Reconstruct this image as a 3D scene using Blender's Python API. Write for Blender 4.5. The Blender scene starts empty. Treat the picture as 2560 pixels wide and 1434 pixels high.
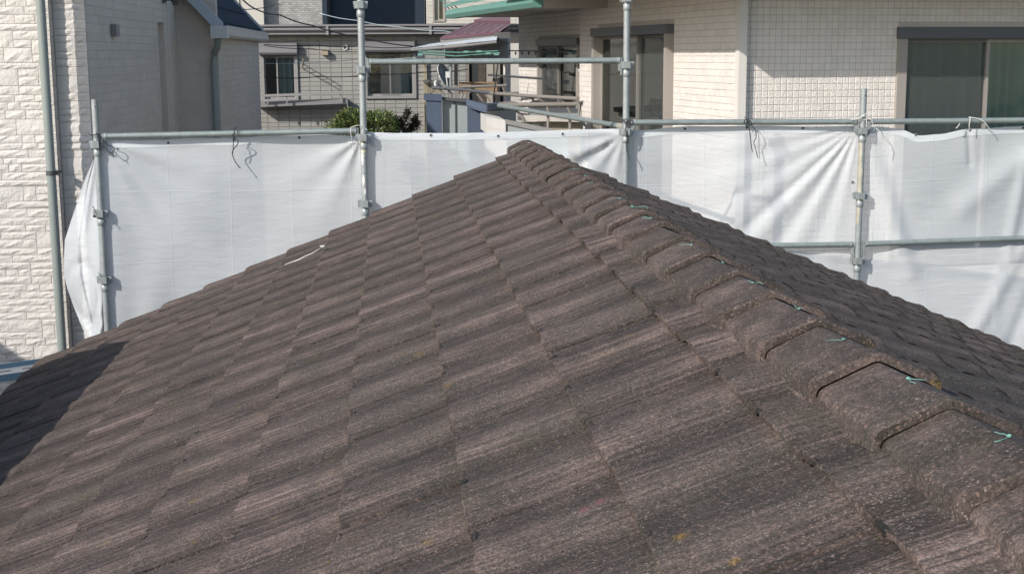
import bpy, math, random
from mathutils import Vector, Matrix
rnd = random.Random(7)
sc = bpy.context.scene
col = sc.collection
R = math.radians
# ------------------------------------------------------------------ camera, sky, sun, exposure
FPX, PITCH, YAW, ROLL = 3396.0, R(9.7386), R(5.0758), R(.3055)
CAM = Vector((-.9546, 0, .6186))
Fw = Vector((math.sin(YAW)*math.cos(PITCH), math.cos(YAW)*math.cos(PITCH), -math.sin(PITCH)))
Rt = Vector((math.cos(YAW), -math.sin(YAW), 0)); Dn = Fw.cross(Rt)
Rt2 = Rt*math.cos(ROLL)+Dn*math.sin(ROLL); Dn2 = Dn*math.cos(ROLL)-Rt*math.sin(ROLL)
cd = bpy.data.cameras.new("camera"); cam = bpy.data.objects.new("camera", cd); col.objects.link(cam)
cd.sensor_width = 36; cd.lens = FPX/2560*36; cd.clip_start = .05; cd.clip_end = 400
m = Matrix((Rt2, -Dn2, -Fw)).transposed().to_4x4(); m.translation = CAM
cam.matrix_world = m
sc.camera = cam
SUN_AZ, SUN_EL = R(49), R(30)
w = bpy.data.worlds.new("World"); sc.world = w; w.use_nodes = True
nt = w.node_tree; sky = nt.nodes.new("ShaderNodeTexSky"); sky.sky_type = 'NISHITA'; sky.sun_disc = False
sky.sun_elevation = SUN_EL; sky.sun_rotation = math.pi+SUN_AZ
bg = nt.nodes["Background"]; bg.inputs[1].default_value = .15
nt.links.new(sky.outputs[0], bg.inputs[0])
sd = bpy.data.lights.new("sun", 'SUN'); sd.energy = 4.0; sd.angle = R(.53); sd.color = (1, .95, .88)
so = bpy.data.objects.new("sun", sd); col.objects.link(so)
L = Vector((math.sin(SUN_AZ)*math.cos(SUN_EL), math.cos(SUN_AZ)*math.cos(SUN_EL), -math.sin(SUN_EL)))
so.rotation_euler = (-L).to_track_quat('Z', 'Y').to_euler(); so.location = (-20, -15, 20)
sc.view_settings.view_transform = 'Standard'; sc.view_settings.look = 'None'
sc.view_settings.exposure = .22; sc.view_settings.gamma = 1

def at(x, y, Y):
    """a point surveyed from the photograph, put at its real distance Y"""
    d = Fw+(x-1280)/FPX*Rt2+(y-717)/FPX*Dn2
    return CAM+d*((Y-CAM.y)/d.y)
def proj(P):
    P = Vector(P)-CAM; z = P.dot(Fw)
    if z < .05: return None
    return (1280+FPX*P.dot(Rt2)/z, 717+FPX*P.dot(Dn2)/z, z)

# ------------------------------------------------------------------ helpers
class MB:
    def __init__(s): s.v = []; s.f = []; s.m = []; s.mi = 0
    def quad(s, a, b, c, d):
        n = len(s.v); s.v += [Vector(a), Vector(b), Vector(c), Vector(d)]; s.f.append((n, n+1, n+2, n+3)); s.m.append(s.mi)
    def poly(s, pts):
        n = len(s.v); s.v += [Vector(p) for p in pts]; s.f.append(tuple(range(n, n+len(pts)))); s.m.append(s.mi)
    def boxf(s, o, a, b, c):
        """parallelepiped from corner o with edge vectors a, b, c"""
        o, a, b, c = map(Vector, (o, a, b, c)); n = len(s.v)
        s.v += [o, o+a, o+a+b, o+b, o+c, o+a+c, o+a+b+c, o+b+c]
        for f in ((0, 3, 2, 1), (4, 5, 6, 7), (0, 1, 5, 4), (1, 2, 6, 5), (2, 3, 7, 6), (3, 0, 4, 7)):
            s.f.append(tuple(n+i for i in f)); s.m.append(s.mi)
    def box(s, x0, x1, y0, y1, z0, z1): s.boxf((x0, y0, z0), (x1-x0, 0, 0), (0, y1-y0, 0), (0, 0, z1-z0))
    def frust(s, o, a, b, nrm, inset, depth):
        """raised pillow on a wall: base corner o, sides a,b, outward nrm"""
        o, a, b, nrm = map(Vector, (o, a, b, nrm)); n = len(s.v)
        ia = a.normalized()*inset; ib = b.normalized()*inset; h = nrm*depth
        s.v += [o, o+a, o+a+b, o+b, o+h*.7+ia*.25+ib*.25, o+a+h*.7-ia*.25+ib*.25, o+a+b+h*.7-ia*.25-ib*.25, o+b+h*.7+ia*.25-ib*.25,
                o+h+ia+ib, o+a+h-ia+ib, o+a+b+h-ia-ib, o+b+h+ia-ib]
        for k in (0, 4):
            for i in range(4):
                j = (i+1) % 4; s.f.append((n+k+i, n+k+j, n+k+4+j, n+k+4+i)); s.m.append(s.mi)
        s.f.append((n+8, n+9, n+10, n+11)); s.m.append(s.mi)
    def tube(s, pts, r, n=8, cap=True):
        pts = [Vector(p) for p in pts]; rs = r if isinstance(r, (list, tuple)) else [r]*len(pts)
        t = (pts[1]-pts[0]).normalized(); up = Vector((0, 0, 1)) if abs(t.z) < .9 else Vector((1, 0, 0))
        a = t.cross(up).normalized(); base = len(s.v)
        for i, p in enumerate(pts):
            t = (pts[min(i+1, len(pts)-1)]-pts[max(i-1, 0)])
            t = t.normalized() if t.length > 1e-9 else Vector((0, 0, 1))
            a = (a-t*a.dot(t)).normalized(); b = t.cross(a)
            for k in range(n):
                an = 2*math.pi*k/n; s.v.append(p+(a*math.cos(an)+b*math.sin(an))*rs[i])
        for i in range(len(pts)-1):
            for k in range(n):
                q = base+i*n; s.f.append((q+k, q+(k+1) % n, q+n+(k+1) % n, q+n+k)); s.m.append(s.mi)
        if cap:
            s.f.append(tuple(base+k for k in reversed(range(n)))); s.m.append(s.mi)
            s.f.append(tuple(base+(len(pts)-1)*n+k for k in range(n))); s.m.append(s.mi)
    def grid(s, fn, nu, nv):
        base = len(s.v)
        for j in range(nv+1):
            for i in range(nu+1): s.v.append(Vector(fn(i/nu, j/nv)))
        for j in range(nv):
            for i in range(nu):
                q = base+j*(nu+1)+i; s.f.append((q, q+1, q+nu+2, q+nu+1)); s.m.append(s.mi)
    def mesh(s, name, mats, smooth=False, fix=True):
        me = bpy.data.meshes.new(name); me.from_pydata([tuple(v) for v in s.v], [], s.f)
        for x in (mats if isinstance(mats, (list, tuple)) else [mats]): me.materials.append(x)
        if len(set(s.m)) > 1: me.polygons.foreach_set('material_index', s.m)
        if fix:
            import bmesh
            b = bmesh.new(); b.from_mesh(me); bmesh.ops.recalc_face_normals(b, faces=b.faces); b.to_mesh(me); b.free()
        if smooth:
            me.polygons.foreach_set('use_smooth', [True]*len(me.polygons))
            if smooth != 'all':
                try: me.set_sharp_from_angle(angle=R(smooth if smooth is not True else 40))
                except Exception: pass
        me.update(); return me
    def build(s, name, mats, parent=None, smooth=False, fix=True):
        o = bpy.data.objects.new(name, s.mesh(name, mats, smooth, fix)); col.objects.link(o)
        if parent: o.parent = parent
        return o
def obj(name, me, parent=None, mw=None):
    o = bpy.data.objects.new(name, me); col.objects.link(o)
    if mw is not None: o.matrix_world = mw
    if parent: o.parent = parent
    return o
def tag(o, label, cat, group=None, kind=None):
    if label: o['label'] = label
    if cat: o['category'] = cat
    if group: o['group'] = group
    if kind: o['kind'] = kind
    return o
def empty(name, loc, label, cat, group=None):
    """things sit at the world origin frame so their parts keep world coordinates; the empty marks the base"""
    o = bpy.data.objects.new(name, None); o.empty_display_size = .1; col.objects.link(o)
    return tag(o, label, cat, group)

# ------------------------------------------------------------------ materials
class NT:
    def __init__(s, name):
        s.m = bpy.data.materials.new(name); s.m.use_nodes = True; s.t = s.m.node_tree; s.n = s.t.nodes
        s.b = s.n["Principled BSDF"]; s.out = s.n["Material Output"]
        s.pos = s.n.new("ShaderNodeNewGeometry").outputs['Position']
    def link(s, a, b): s.t.links.new(a, b)
    def inp(s, node, i, v):
        if v is None: return
        if hasattr(v, 'links') or hasattr(v, 'is_linked'): s.link(v, node.inputs[i])
        else: node.inputs[i].default_value = v
    def math(s, op, a, b=None, c=None, clamp=False):
        n = s.n.new("ShaderNodeMath"); n.operation = op; n.use_clamp = clamp
        s.inp(n, 0, a); s.inp(n, 1, b); s.inp(n, 2, c); return n.outputs[0]
    def vm(s, op, a, b=None):
        n = s.n.new("ShaderNodeVectorMath"); n.operation = op; s.inp(n, 0, a); s.inp(n, 1, b)
        return n.outputs['Value'] if op in ('LENGTH', 'DISTANCE', 'DOT_PRODUCT') else n.outputs[0]
    def noise(s, vec, scale, detail=3, rough=.5, out=0):
        n = s.n.new("ShaderNodeTexNoise"); s.inp(n, 'Vector', vec); n.inputs['Scale'].default_value = scale
        n.inputs['Detail'].default_value = detail; n.inputs['Roughness'].default_value = rough; return n.outputs[out]
    def vor(s, vec, scale, out='Color'):
        n = s.n.new("ShaderNodeTexVoronoi"); s.inp(n, 'Vector', vec); n.inputs['Scale'].default_value = scale; return n.outputs[out]
    def ramp(s, v, stops):
        n = s.n.new("ShaderNodeValToRGB"); s.inp(n, 0, v); e = n.color_ramp.elements
        while len(e) < len(stops): e.new(.5)
        for k, (p, c) in enumerate(stops):
            e[k].position = p; e[k].color = (c, c, c, 1) if isinstance(c, (int, float)) else (*c, 1)
        return n.outputs[0]
    def mix(s, f, a, b, mode='MIX'):
        n = s.n.new("ShaderNodeMix"); n.data_type = 'RGBA'; n.blend_type = mode
        s.inp(n, 0, f); s.inp(n, 6, (*a, 1) if isinstance(a, tuple) else a); s.inp(n, 7, (*b, 1) if isinstance(b, tuple) else b)
        return n.outputs[2]
    def bump(s, h, strength, dist):
        n = s.n.new("ShaderNodeBump"); n.inputs['Strength'].default_value = strength; n.inputs['Distance'].default_value = dist
        s.inp(n, 'Height', h); s.link(n.outputs[0], s.b.inputs['Normal']); return n.outputs[0]
    def xyz(s, v):
        n = s.n.new("ShaderNodeSeparateXYZ"); s.link(v, n.inputs[0]); return n.outputs
    def comb(s, x, y, z):
        n = s.n.new("ShaderNodeCombineXYZ"); s.inp(n, 0, x); s.inp(n, 1, y); s.inp(n, 2, z); return n.outputs[0]

def mat(name, c, rough=.7, metal=0, var=.12, scale=3., bump=0, bscale=60, c2=None, spec=.5, objvar=0, fine=0):
    k = NT(name); base = tuple(c); v2 = tuple(c2) if c2 else tuple(x*(1-var*1.6) for x in base)
    f = k.ramp(k.noise(k.pos, scale, 5, .6), [(.3, 0), (.7, 1)])
    cc = k.mix(f, base, v2)
    if fine:
        g = k.ramp(k.noise(k.pos, 180, 2, .7), [(.3, 1-fine), (.7, 1+fine)]); cc = k.mix(1., cc, g, 'MULTIPLY')
    if objvar:
        oi = k.n.new("ShaderNodeObjectInfo").outputs['Random']
        isl = [o for o in k.n if o.type == 'NEW_GEOMETRY'][0].outputs['Random Per Island']
        r = k.math('FRACT', k.math('ADD', oi, isl))
        cc = k.mix(1., cc, k.ramp(r, [(0, 1-objvar), (1, 1+objvar*.5)]), 'MULTIPLY')
    k.link(cc, k.b.inputs['Base Color']); k.b.inputs['Roughness'].default_value = rough; k.b.inputs['Metallic'].default_value = metal
    k.b.inputs['Specular IOR Level'].default_value = spec
    if bump: k.bump(k.noise(k.pos, bscale, 4, .6), bump, .02)
    return k.m

SPOTS = []
_on = Vector((-math.tan(R(23.04)), 0, 1))
for (x_, y_, r_, c_) in ((1702, 1325, .017, (.36, .21, .03)), (1836, 1367, .011, (.36, .21, .03)), (1398, 1077, .008, (.32, .2, .04)), (827, 761, .016, (.3, .2, .05)), (682, 1268, .009, (.22, .19, .04)),
                         (1500, 1215, .016, (.30, .09, .12)), (1462, 1240, .013, (.28, .09, .12)), (1440, 1388, .011, (.30, .10, .12)), (62, 1238, .018, (.34, .20, .16)), (1288, 1084, .007, (.42, .22, .22))):
    d_ = Fw+(x_-1280)/FPX*Rt2+(y_-717)/FPX*Dn2; q_ = CAM+d_*((Vector((0, 0, .015))-CAM).dot(_on)/d_.dot(_on)); SPOTS.append((q_.x, q_.y, r_, c_))
def roof_mat(cap=False):
    k = NT('weathered_ridge_tile' if cap else 'weathered_concrete_tile')
    p = k.xyz(k.pos)
    geo = [o for o in k.n if o.type == 'NEW_GEOMETRY'][0]
    oi = k.n.new("ShaderNodeObjectInfo").outputs['Random']
    rr = k.math('FRACT', k.math('ADD', oi, geo.outputs['Random Per Island']))
    off = k.math('MULTIPLY', rr, 37.)
    wob = k.math('MULTIPLY', k.noise(k.pos, 2.5, 2), .04)
    sv = k.comb(k.math('MULTIPLY', p[0], 2.0), k.math('MULTIPLY', k.math('ADD', p[1], wob), 62.), off)
    st = k.noise(sv, 1., 4, .62)                      # streaks running down the slope
    sv2 = k.comb(k.math('MULTIPLY', p[0], 6.), k.math('MULTIPLY', p[1], 170.), off)
    st2 = k.noise(sv2, 1., 2, .6)
    big = k.noise(k.pos, 1.7, 3, .6)
    mid = k.noise(k.vm('ADD', k.pos, k.comb(0., 0., off)), 9, 4, .6)
    rs = k.math('GREATER_THAN', p[0], -50. if cap else 0.)
    s = k.math('ADD', k.math('MULTIPLY', st, .47), k.math('ADD', k.math('MULTIPLY', st2, .15), k.math('ADD', k.math('MULTIPLY', mid, .28), k.math('MULTIPLY', k.noise(k.pos, 110, 3, .75), .16))))
    s = k.math('SUBTRACT', k.math('MULTIPLY_ADD', k.math('MULTIPLY', rs, .65), k.math('SUBTRACT', k.math('ADD', k.math('MULTIPLY', mid, .5), .25), s), s), 0.)
    base = k.ramp(s, [(.40, (.044, .0360, .0315)), (.48, (.070, .0555, .0485)), (.56, (.122, .092, .080)), (.66, (.235, .171, .149))])
    base = k.mix(k.ramp(big, [(.42, 0), (.62, .55)]), base, (.064, .056, .047))
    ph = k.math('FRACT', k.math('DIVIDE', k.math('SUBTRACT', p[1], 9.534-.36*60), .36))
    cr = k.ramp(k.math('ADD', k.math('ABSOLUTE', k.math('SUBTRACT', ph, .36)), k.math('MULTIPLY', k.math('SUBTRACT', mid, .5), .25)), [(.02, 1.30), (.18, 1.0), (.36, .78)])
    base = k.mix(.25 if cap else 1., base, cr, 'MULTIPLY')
    base = k.mix(1., base, k.ramp(rr, [(0, .88), (.5, 1.), (1, 1.12)]), 'MULTIPLY')
    # aggregate grains
    g = k.vor(k.pos, 290, 'Color'); gs = k.xyz(g)
    base = k.mix(1., base, k.ramp(gs[0], [(0, .66), (.6, .98), (1, 1.42)]), 'MULTIPLY')
    gw = k.ramp(gs[1], [(.93, 0), (.95, 1)])
    base = k.mix(1., base, k.ramp(k.xyz(k.vor(k.pos, 135, 'Color'))[1], [(0, .86), (.6, 1.), (1, 1.18)]), 'MULTIPLY')
    patch = k.ramp(k.noise(k.pos, 14, 3), [(.42, .15), (.62, 1)])
    base = k.mix(k.math('MULTIPLY', k.math('MULTIPLY', gw, patch), .7), base, (.30, .25, .22))
    gp = k.ramp(k.xyz(k.vor(k.pos, 210, 'Color'))[2], [(.955, 0), (.97, 1)])
    base = k.mix(k.math('MULTIPLY', gp, .55), base, (.25, .16, .13))
    # lichen
    ln = k.math('MULTIPLY', k.ramp(k.noise(k.pos, 11, 1), [(.745, 0), (.775, 1)]), k.ramp(k.noise(k.pos, 160, 2), [(.45, 0), (.55, 1)]))
    base = k.mix(k.math('MULTIPLY', ln, .55), base, (.22, .15, .03))
    spn = k.ramp(k.noise(k.pos, 210, 2, .7), [(.42, 0), (.60, 1)])
    for (lx, ly, rr_, lc) in SPOTS:
        d_ = k.math('ADD', k.vm('LENGTH', k.vm('MULTIPLY', k.vm('SUBTRACT', k.pos, (lx, ly, 0.)), (1., .8, 0.))), k.math('MULTIPLY', k.math('SUBTRACT', k.noise(k.pos, 110, 3, .7), .5), rr_*1.6))
        base = k.mix(k.math('MULTIPLY', k.ramp(d_, [(rr_*.35, .75), (rr_, 0)]), spn), base, lc)
    moss = k.ramp(k.noise(k.vm('ADD', k.pos, (13., 5., 2.)), 4.5, 3), [(.62, 0), (.80, .4)])
    base = k.mix(moss, base, (.075, .062, .022))
    k.link(base, k.b.inputs['Base Color']); k.b.inputs['Roughness'].default_value = .92; k.b.inputs['Specular IOR Level'].default_value = .25
    h = k.math('ADD', k.math('MULTIPLY', gs[0], .35), k.math('ADD', k.math('MULTIPLY', st2, .6), k.math('MULTIPLY', k.noise(k.pos, 70, 4, .7), 1.)))
    k.bump(h, .6 if cap else .9, .005 if cap else .007)
    return k.m
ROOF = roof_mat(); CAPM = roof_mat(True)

def sheet_mat(name, alpha, ox=.13, oz=.07):
    k = NT(name); p = k.xyz(k.pos)
    k.n.remove(k.b)
    def crease(v, pitch, off, wd):
        q = k.math('ADD', v, off); q = k.math('DIVIDE', q, pitch); fr = k.math('FRACT', q)
        d = k.math('ABSOLUTE', k.math('SUBTRACT', fr, .5))           # 0 at crease
        return k.ramp(d, [(0, 1), (wd, 0)])
    wx = k.math('ADD', p[0], k.math('MULTIPLY', k.noise(k.pos, 1.3, 2), .03))
    wz = k.math('ADD', p[2], k.math('MULTIPLY', k.noise(k.pos, 1.1, 2), .05))
    cr = k.math('ADD', crease(wx, .44, ox, .013), crease(wz, .52, oz, .011))
    wr = k.noise(k.comb(k.math('MULTIPLY', p[0], 2.), p[1], k.math('MULTIPLY', p[2], 9.)), 2.2, 4, .6)
    h = k.math('ADD', k.math('MULTIPLY', cr, .14), k.math('MULTIPLY', wr, .7))
    h = k.math('ADD', h, k.math('MULTIPLY', k.noise(k.pos, 90, 2), .12))
    bn = k.n.new("ShaderNodeBump"); bn.inputs['Strength'].default_value = .45; bn.inputs['Distance'].default_value = .02; k.link(h, bn.inputs['Height'])
    di = k.n.new("ShaderNodeBsdfDiffuse"); tr = k.n.new("ShaderNodeBsdfTranslucent"); tp = k.n.new("ShaderNodeBsdfTransparent")
    dirt = k.ramp(k.noise(k.pos, 2.3, 5, .6), [(.35, (.79, .825, .85)), (.7, (.72, .755, .785))])
    k.link(dirt, di.inputs[0]); tr.inputs[0].default_value = (.62, .64, .66, 1)
    k.link(bn.outputs[0], di.inputs['Normal']); k.link(bn.outputs[0], tr.inputs['Normal'])
    m1 = k.n.new("ShaderNodeMixShader"); m1.inputs[0].default_value = .22; k.link(di.outputs[0], m1.inputs[1]); k.link(tr.outputs[0], m1.inputs[2])
    m2 = k.n.new("ShaderNodeMixShader")
    # open weave: small holes let the view through; a crease is denser
    k.link(k.math('ADD', k.math('MULTIPLY', cr, .05), alpha, clamp=True), m2.inputs[0])
    k.link(tp.outputs[0], m2.inputs[1]); k.link(m1.outputs[0], m2.inputs[2]); k.link(m2.outputs[0], k.out.inputs[0])
    return k.m
SHEET = sheet_mat('white_mesh_sheet', .66); HEM = sheet_mat('white_mesh_sheet_hem', .93)

def steel_mat(name, c, rust=.0, spots=.5):
    k = NT(name)
    f = k.ramp(k.noise(k.pos, 14, 5, .7), [(.35, 0), (.65, 1)])
    cc = k.mix(f, tuple(c), tuple(x*.78 for x in c))
    sp = k.ramp(k.noise(k.pos, 42, 3, .6), [(.62, 0), (.68, 1)])
    cc = k.mix(k.math('MULTIPLY', sp, spots), cc, (.52, .53, .50))
    dk = k.ramp(k.noise(k.vm('ADD', k.pos, (3., 1., 9.)), 60, 3, .6), [(.66, 0), (.7, 1)])
    cc = k.mix(k.math('MULTIPLY', dk, .5), cc, (.09, .09, .085))
    k.link(cc, k.b.inputs['Base Color']); k.b.inputs['Metallic'].default_value = .35; k.b.inputs['Roughness'].default_value = .55
    k.bump(k.noise(k.pos, 50, 3), .25, .004)
    return k.m
M = {}
M['steel'] = steel_mat('galvanised_steel', (.36, .39, .39))
M['steel_green'] = steel_mat('galvanised_steel_rail', (.29, .335, .325), spots=.35)
M['steel_dark'] = steel_mat('dark_steel', (.10, .10, .105), spots=.1)
M['steel_cream'] = steel_mat('paint_splashed_steel', (.50, .47, .38))
M['stone'] = mat('cream_stone_siding', (.66, .62, .575), .85, var=.06, scale=5, bump=.5, bscale=42, objvar=.05, fine=.06)
M['stone_gap'] = mat('cream_siding_joint', (.46, .41, .37), .9)
M['greige'] = mat('greige_siding', (.60, .53, .47), .85, var=.06, scale=4, bump=.5, bscale=45, objvar=.05, fine=.08)
M['smooth'] = mat('smooth_greige_trim', (.60, .54, .49), .8, var=.05)
M['cream_tile'] = mat('cream_square_tile', (.76, .71, .655), .8, var=.06, scale=6, bump=.55, bscale=70, objvar=.05)
M['cream_joint'] = mat('cream_tile_joint', (.52, .48, .435), .9)
M['cream_post'] = mat('cream_corner_post', (.66, .63, .58), .55, var=.04)
M['grey_tile'] = mat('grey_block_tile', (.31, .30, .275), .8, var=.08, scale=2, bump=.3, bscale=30, objvar=.07)
M['grey_joint'] = mat('grey_tile_joint', (.24, .23, .215), .9)
M['grey_metal'] = mat('grey_painted_metal', (.22, .21, .215), .5, var=.06)
M['grey_light'] = mat('light_grey_metal', (.27, .26, .25), .5, var=.06)
M['frame'] = mat('bronze_window_frame', (.33, .30, .27), .45, var=.06, spec=.4)
M['frame_dark'] = mat('dark_window_frame', (.13, .125, .12), .45, var=.06)
M['frame_head'] = mat('charcoal_window_head', (.10, .105, .115), .5, var=.06)
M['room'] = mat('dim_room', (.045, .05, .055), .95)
M['curtain'] = mat('pale_curtain', (.45, .50, .48), .9, var=.05)
M['curtain_green'] = mat('green_curtain', (.46, .57, .50), .9, var=.06)
M['blue_roof'] = mat('dark_blue_slate', (.016, .036, .062), .9, spec=.2, var=.15, scale=6, bump=.3, bscale=25)
M['blue_trim'] = mat('pale_blue_trim', (.38, .42, .46), .5, var=.05)
M['gutter'] = mat('pale_gutter', (.52, .52, .52), .45, var=.05)
M['pipe'] = mat('grey_green_pipe', (.25, .28, .265), .45, var=.05)
M['navy'] = mat('navy_wall', (.022, .042, .068), .8, var=.12)
M['cladding'] = mat('cream_far_siding', (.52, .49, .44), .85, var=.06)
M['mosaic'] = mat('beige_mosaic_tile', (.40, .385, .37), .7, var=.1, scale=8, objvar=.28)
M['mosaic_joint'] = mat('mosaic_joint', (.30, .30, .29), .9)
M['green_metal'] = mat('green_gutter_metal', (.13, .29, .24), .5, var=.1)
M['soffit'] = mat('beige_soffit', (.42, .385, .35), .85, var=.05)
M['red_roof'] = mat('maroon_metal_roof', (.175, .085, .105), .5, var=.12)
M['white_panel'] = mat('white_cladding', (.66, .64, .60), .7, var=.06)
M['blue_wall'] = mat('slate_blue_siding', (.085, .115, .17), .7, var=.12, bump=.3, bscale=40)
M['frost'] = mat('frosted_panel', (.36, .40, .40), .35, var=.08)
M['brown_rail'] = mat('taupe_handrail', (.26, .235, .21), .5, var=.08)
M['wood'] = mat('sun_bleached_wood', (.36, .25, .15), .8, var=.2, scale=9)
M['tan'] = mat('tan_slat', (.34, .29, .20), .8, var=.1)
M['dish'] = mat('grey_dish', (.16, .165, .18), .5, var=.04)
M['white'] = mat('white_plastic', (.72, .72, .70), .45, var=.04)
M['canopy'] = mat('corrugated_white_sheet', (.66, .69, .70), .5, var=.05)
M['black'] = mat('black_cord', (.03, .032, .036), .7, var=.1)
M['wcord'] = mat('white_cord', (.66, .66, .62), .7, var=.08)
M['teal'] = mat('pale_teal_string', (.20, .42, .36), .6, var=.1, scale=40)
M['leaf'] = mat('glossy_green_leaf', (.17, .23, .06), .45, var=.5, scale=9, objvar=.45)
M['leaf_dark'] = mat('dark_maroon_leaf', (.035, .024, .022), .5, var=.3, scale=9, objvar=.4)
M['bark'] = mat('grey_bark', (.12, .10, .08), .9, var=.3, scale=14, bump=.6)
M['ground'] = mat('asphalt_ground', (.07, .07, .068), .95, var=.2, scale=.6, bump=.3, bscale=20)
M['plank'] = mat('pale_steel_plank', (.27, .29, .31), .5, metal=.2, var=.08)
M['plank_blue'] = mat('blue_plank_edge', (.055, .11, .165), .5, var=.08)
M['stucco'] = mat('cream_stucco', (.55, .50, .44), .9, var=.08, bump=.3)
M['cable'] = mat('black_cable', (.02, .02, .022), .6)
M['cable_pale'] = mat('pale_cable', (.42, .50, .52), .5)
M['mortar'] = mat('brown_mortar', (.085, .068, .052), .95, var=.35, scale=25, bump=.8, bscale=120)
M['hole'] = mat('dark_void', (.006, .006, .006), 1)
def glass_mat():
    k = NT('window_glass'); k.n.remove(k.b)
    g = k.n.new("ShaderNodeBsdfGlossy"); g.inputs['Roughness'].default_value = .04; g.inputs[0].default_value = (.8, .85, .85, 1)
    t = k.n.new("ShaderNodeBsdfTransparent"); t.inputs[0].default_value = (.80, .84, .835, 1)
    bn = k.n.new("ShaderNodeBump"); bn.inputs['Strength'].default_value = .05; bn.inputs['Distance'].default_value = .05; k.link(k.noise(k.pos, 3, 1), bn.inputs['Height'])
    k.link(bn.outputs[0], g.inputs['Normal'])
    fr = k.n.new("ShaderNodeFresnel"); fr.inputs[0].default_value = 1.5; k.link(bn.outputs[0], fr.inputs['Normal'])
    mx = k.n.new("ShaderNodeMixShader"); k.link(k.math('ADD', k.math('MULTIPLY', fr.outputs[0], 1.), .02), mx.inputs[0])
    k.link(t.outputs[0], mx.inputs[1]); k.link(g.outputs[0], mx.inputs[2]); k.link(mx.outputs[0], k.out.inputs[0]); return k.m
M['glass'] = glass_mat()
def screen_mat():
    k = NT('insect_screen'); k.n.remove(k.b)
    d = k.n.new("ShaderNodeBsdfDiffuse"); d.inputs[0].default_value = (.14, .15, .145, 1); t = k.n.new("ShaderNodeBsdfTransparent")
    mx = k.n.new("ShaderNodeMixShader"); mx.inputs[0].default_value = .30; k.link(t.outputs[0], mx.inputs[1]); k.link(d.outputs[0], mx.inputs[2]); k.link(mx.outputs[0], k.out.inputs[0]); return k.m
M['screen'] = screen_mat()

GZ = -7.2
# ------------------------------------------------------------------ ground
g = MB(); g.quad((-150, -120, GZ), (150, -120, GZ), (150, 180, GZ), (-150, 180, GZ))
tag(g.build('ground', M['ground']), None, None, kind='structure')

# ------------------------------------------------------------------ our own tiled house
SL = R(23.04); TS = math.tan(SL); HB = .007
U, GA, YG = .36, .288, 9.534
EAVE = .212+GA*11
house = empty('tiled_house', (0, 5, 0), 'house under renovation with weathered brown concrete tile roof in the foreground', 'house')
hb = MB()
hb.box(-EAVE+.35, EAVE-.05, -2.6, YG-.12, GZ, -EAVE*TS-.16)
hb.build('wall', M['stucco'], house)
for s in (-1, 1):
    d = MB(); xe = (EAVE if s < 0 else EAVE+GA*3)
    d.boxf((0, -2.9, -HB-.075), (s*xe*.985, 0, -xe*.985*TS), (0, YG+2.85, 0), (0, 0, -.03))
    d.build('roof_board', M['bark'], house)
gp = MB(); gp.poly([(-EAVE+.35, YG-.13, -EAVE*TS-.16), (EAVE+GA*2, YG-.13, -EAVE*TS-.3), (0, YG-.13, -.12)])
gp.build('gable_panel', M['stucco'], house)

def wave(t):
    """cross profile of one tile, t 0..1 across the width: a broad roll, a flat pan and the lap groove"""
    z = .0115*(.5-.5*math.cos(2*math.pi*(t if t < .4 else .4+(t-.4))))*(1 if t < .5 else 1)
    z += -.0025*math.exp(-((t-.985)/.022)**2)-.002*math.exp(-((t-.82)/.08)**2)
    return z
def tile_mesh(seed, th=.024):
    r = random.Random(seed); b = MB()
    nu = 14; Ls = GA/math.cos(SL)
    vs = [(-.05, 0.), (.10, .34), (.24, .72), (.300, .955), (Ls+.006, 1.0), (Ls+.0115, .93)]
    # rows along v (0 up-slope ... Ls at the butt); lift rises to th at the butt
    base = 0; rows = []
    wob = [r.uniform(-.0025, .0025) for _ in range(nu+1)]
    for (v, lf) in vs:
        row = []
        for i in range(nu+1):
            t = i/nu; z = wave(t)+lf*th+(0 if lf < .95 else wob[i]*.5)-(.006 if v > Ls+.01 else 0)
            vv = v+(wob[i]*1.2 if v > .29 else 0)+(.004*math.sin(math.pi*min(1, t/.66)) if v > .28 else 0)
            row.append((t*U*.992, vv, z))
        rows.append(row)
    row = []
    for i in range(nu+1):
        t = i/nu; p = rows[-1][i]; row.append((p[0], p[1]-.004, wave(t)*.92-.004+(.018 if .66 < t < .90 else 0)))
    rows.append(row)
    n = nu+1
    for rw in rows: b.v += [Vector(p) for p in rw]
    for j in range(len(rows)-1):
        for i in range(nu): q = j*n+i; b.f.append((q, q+1, q+n+1, q+n)); b.m.append(0)
    # side skirts
    for i in (0, nu):
        for j in range(len(rows)-2):
            a = rows[j][i]; c = rows[j+1][i]
            b.quad(a, c, (c[0], c[1], c[2]-.018), (a[0], a[1], a[2]-.018))
    return b
TVAR = [tile_mesh(100+i) for i in range(5)]+[tile_mesh(200+i, .038) for i in range(5)]
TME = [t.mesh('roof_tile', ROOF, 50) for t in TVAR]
slope_frames = {}
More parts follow.
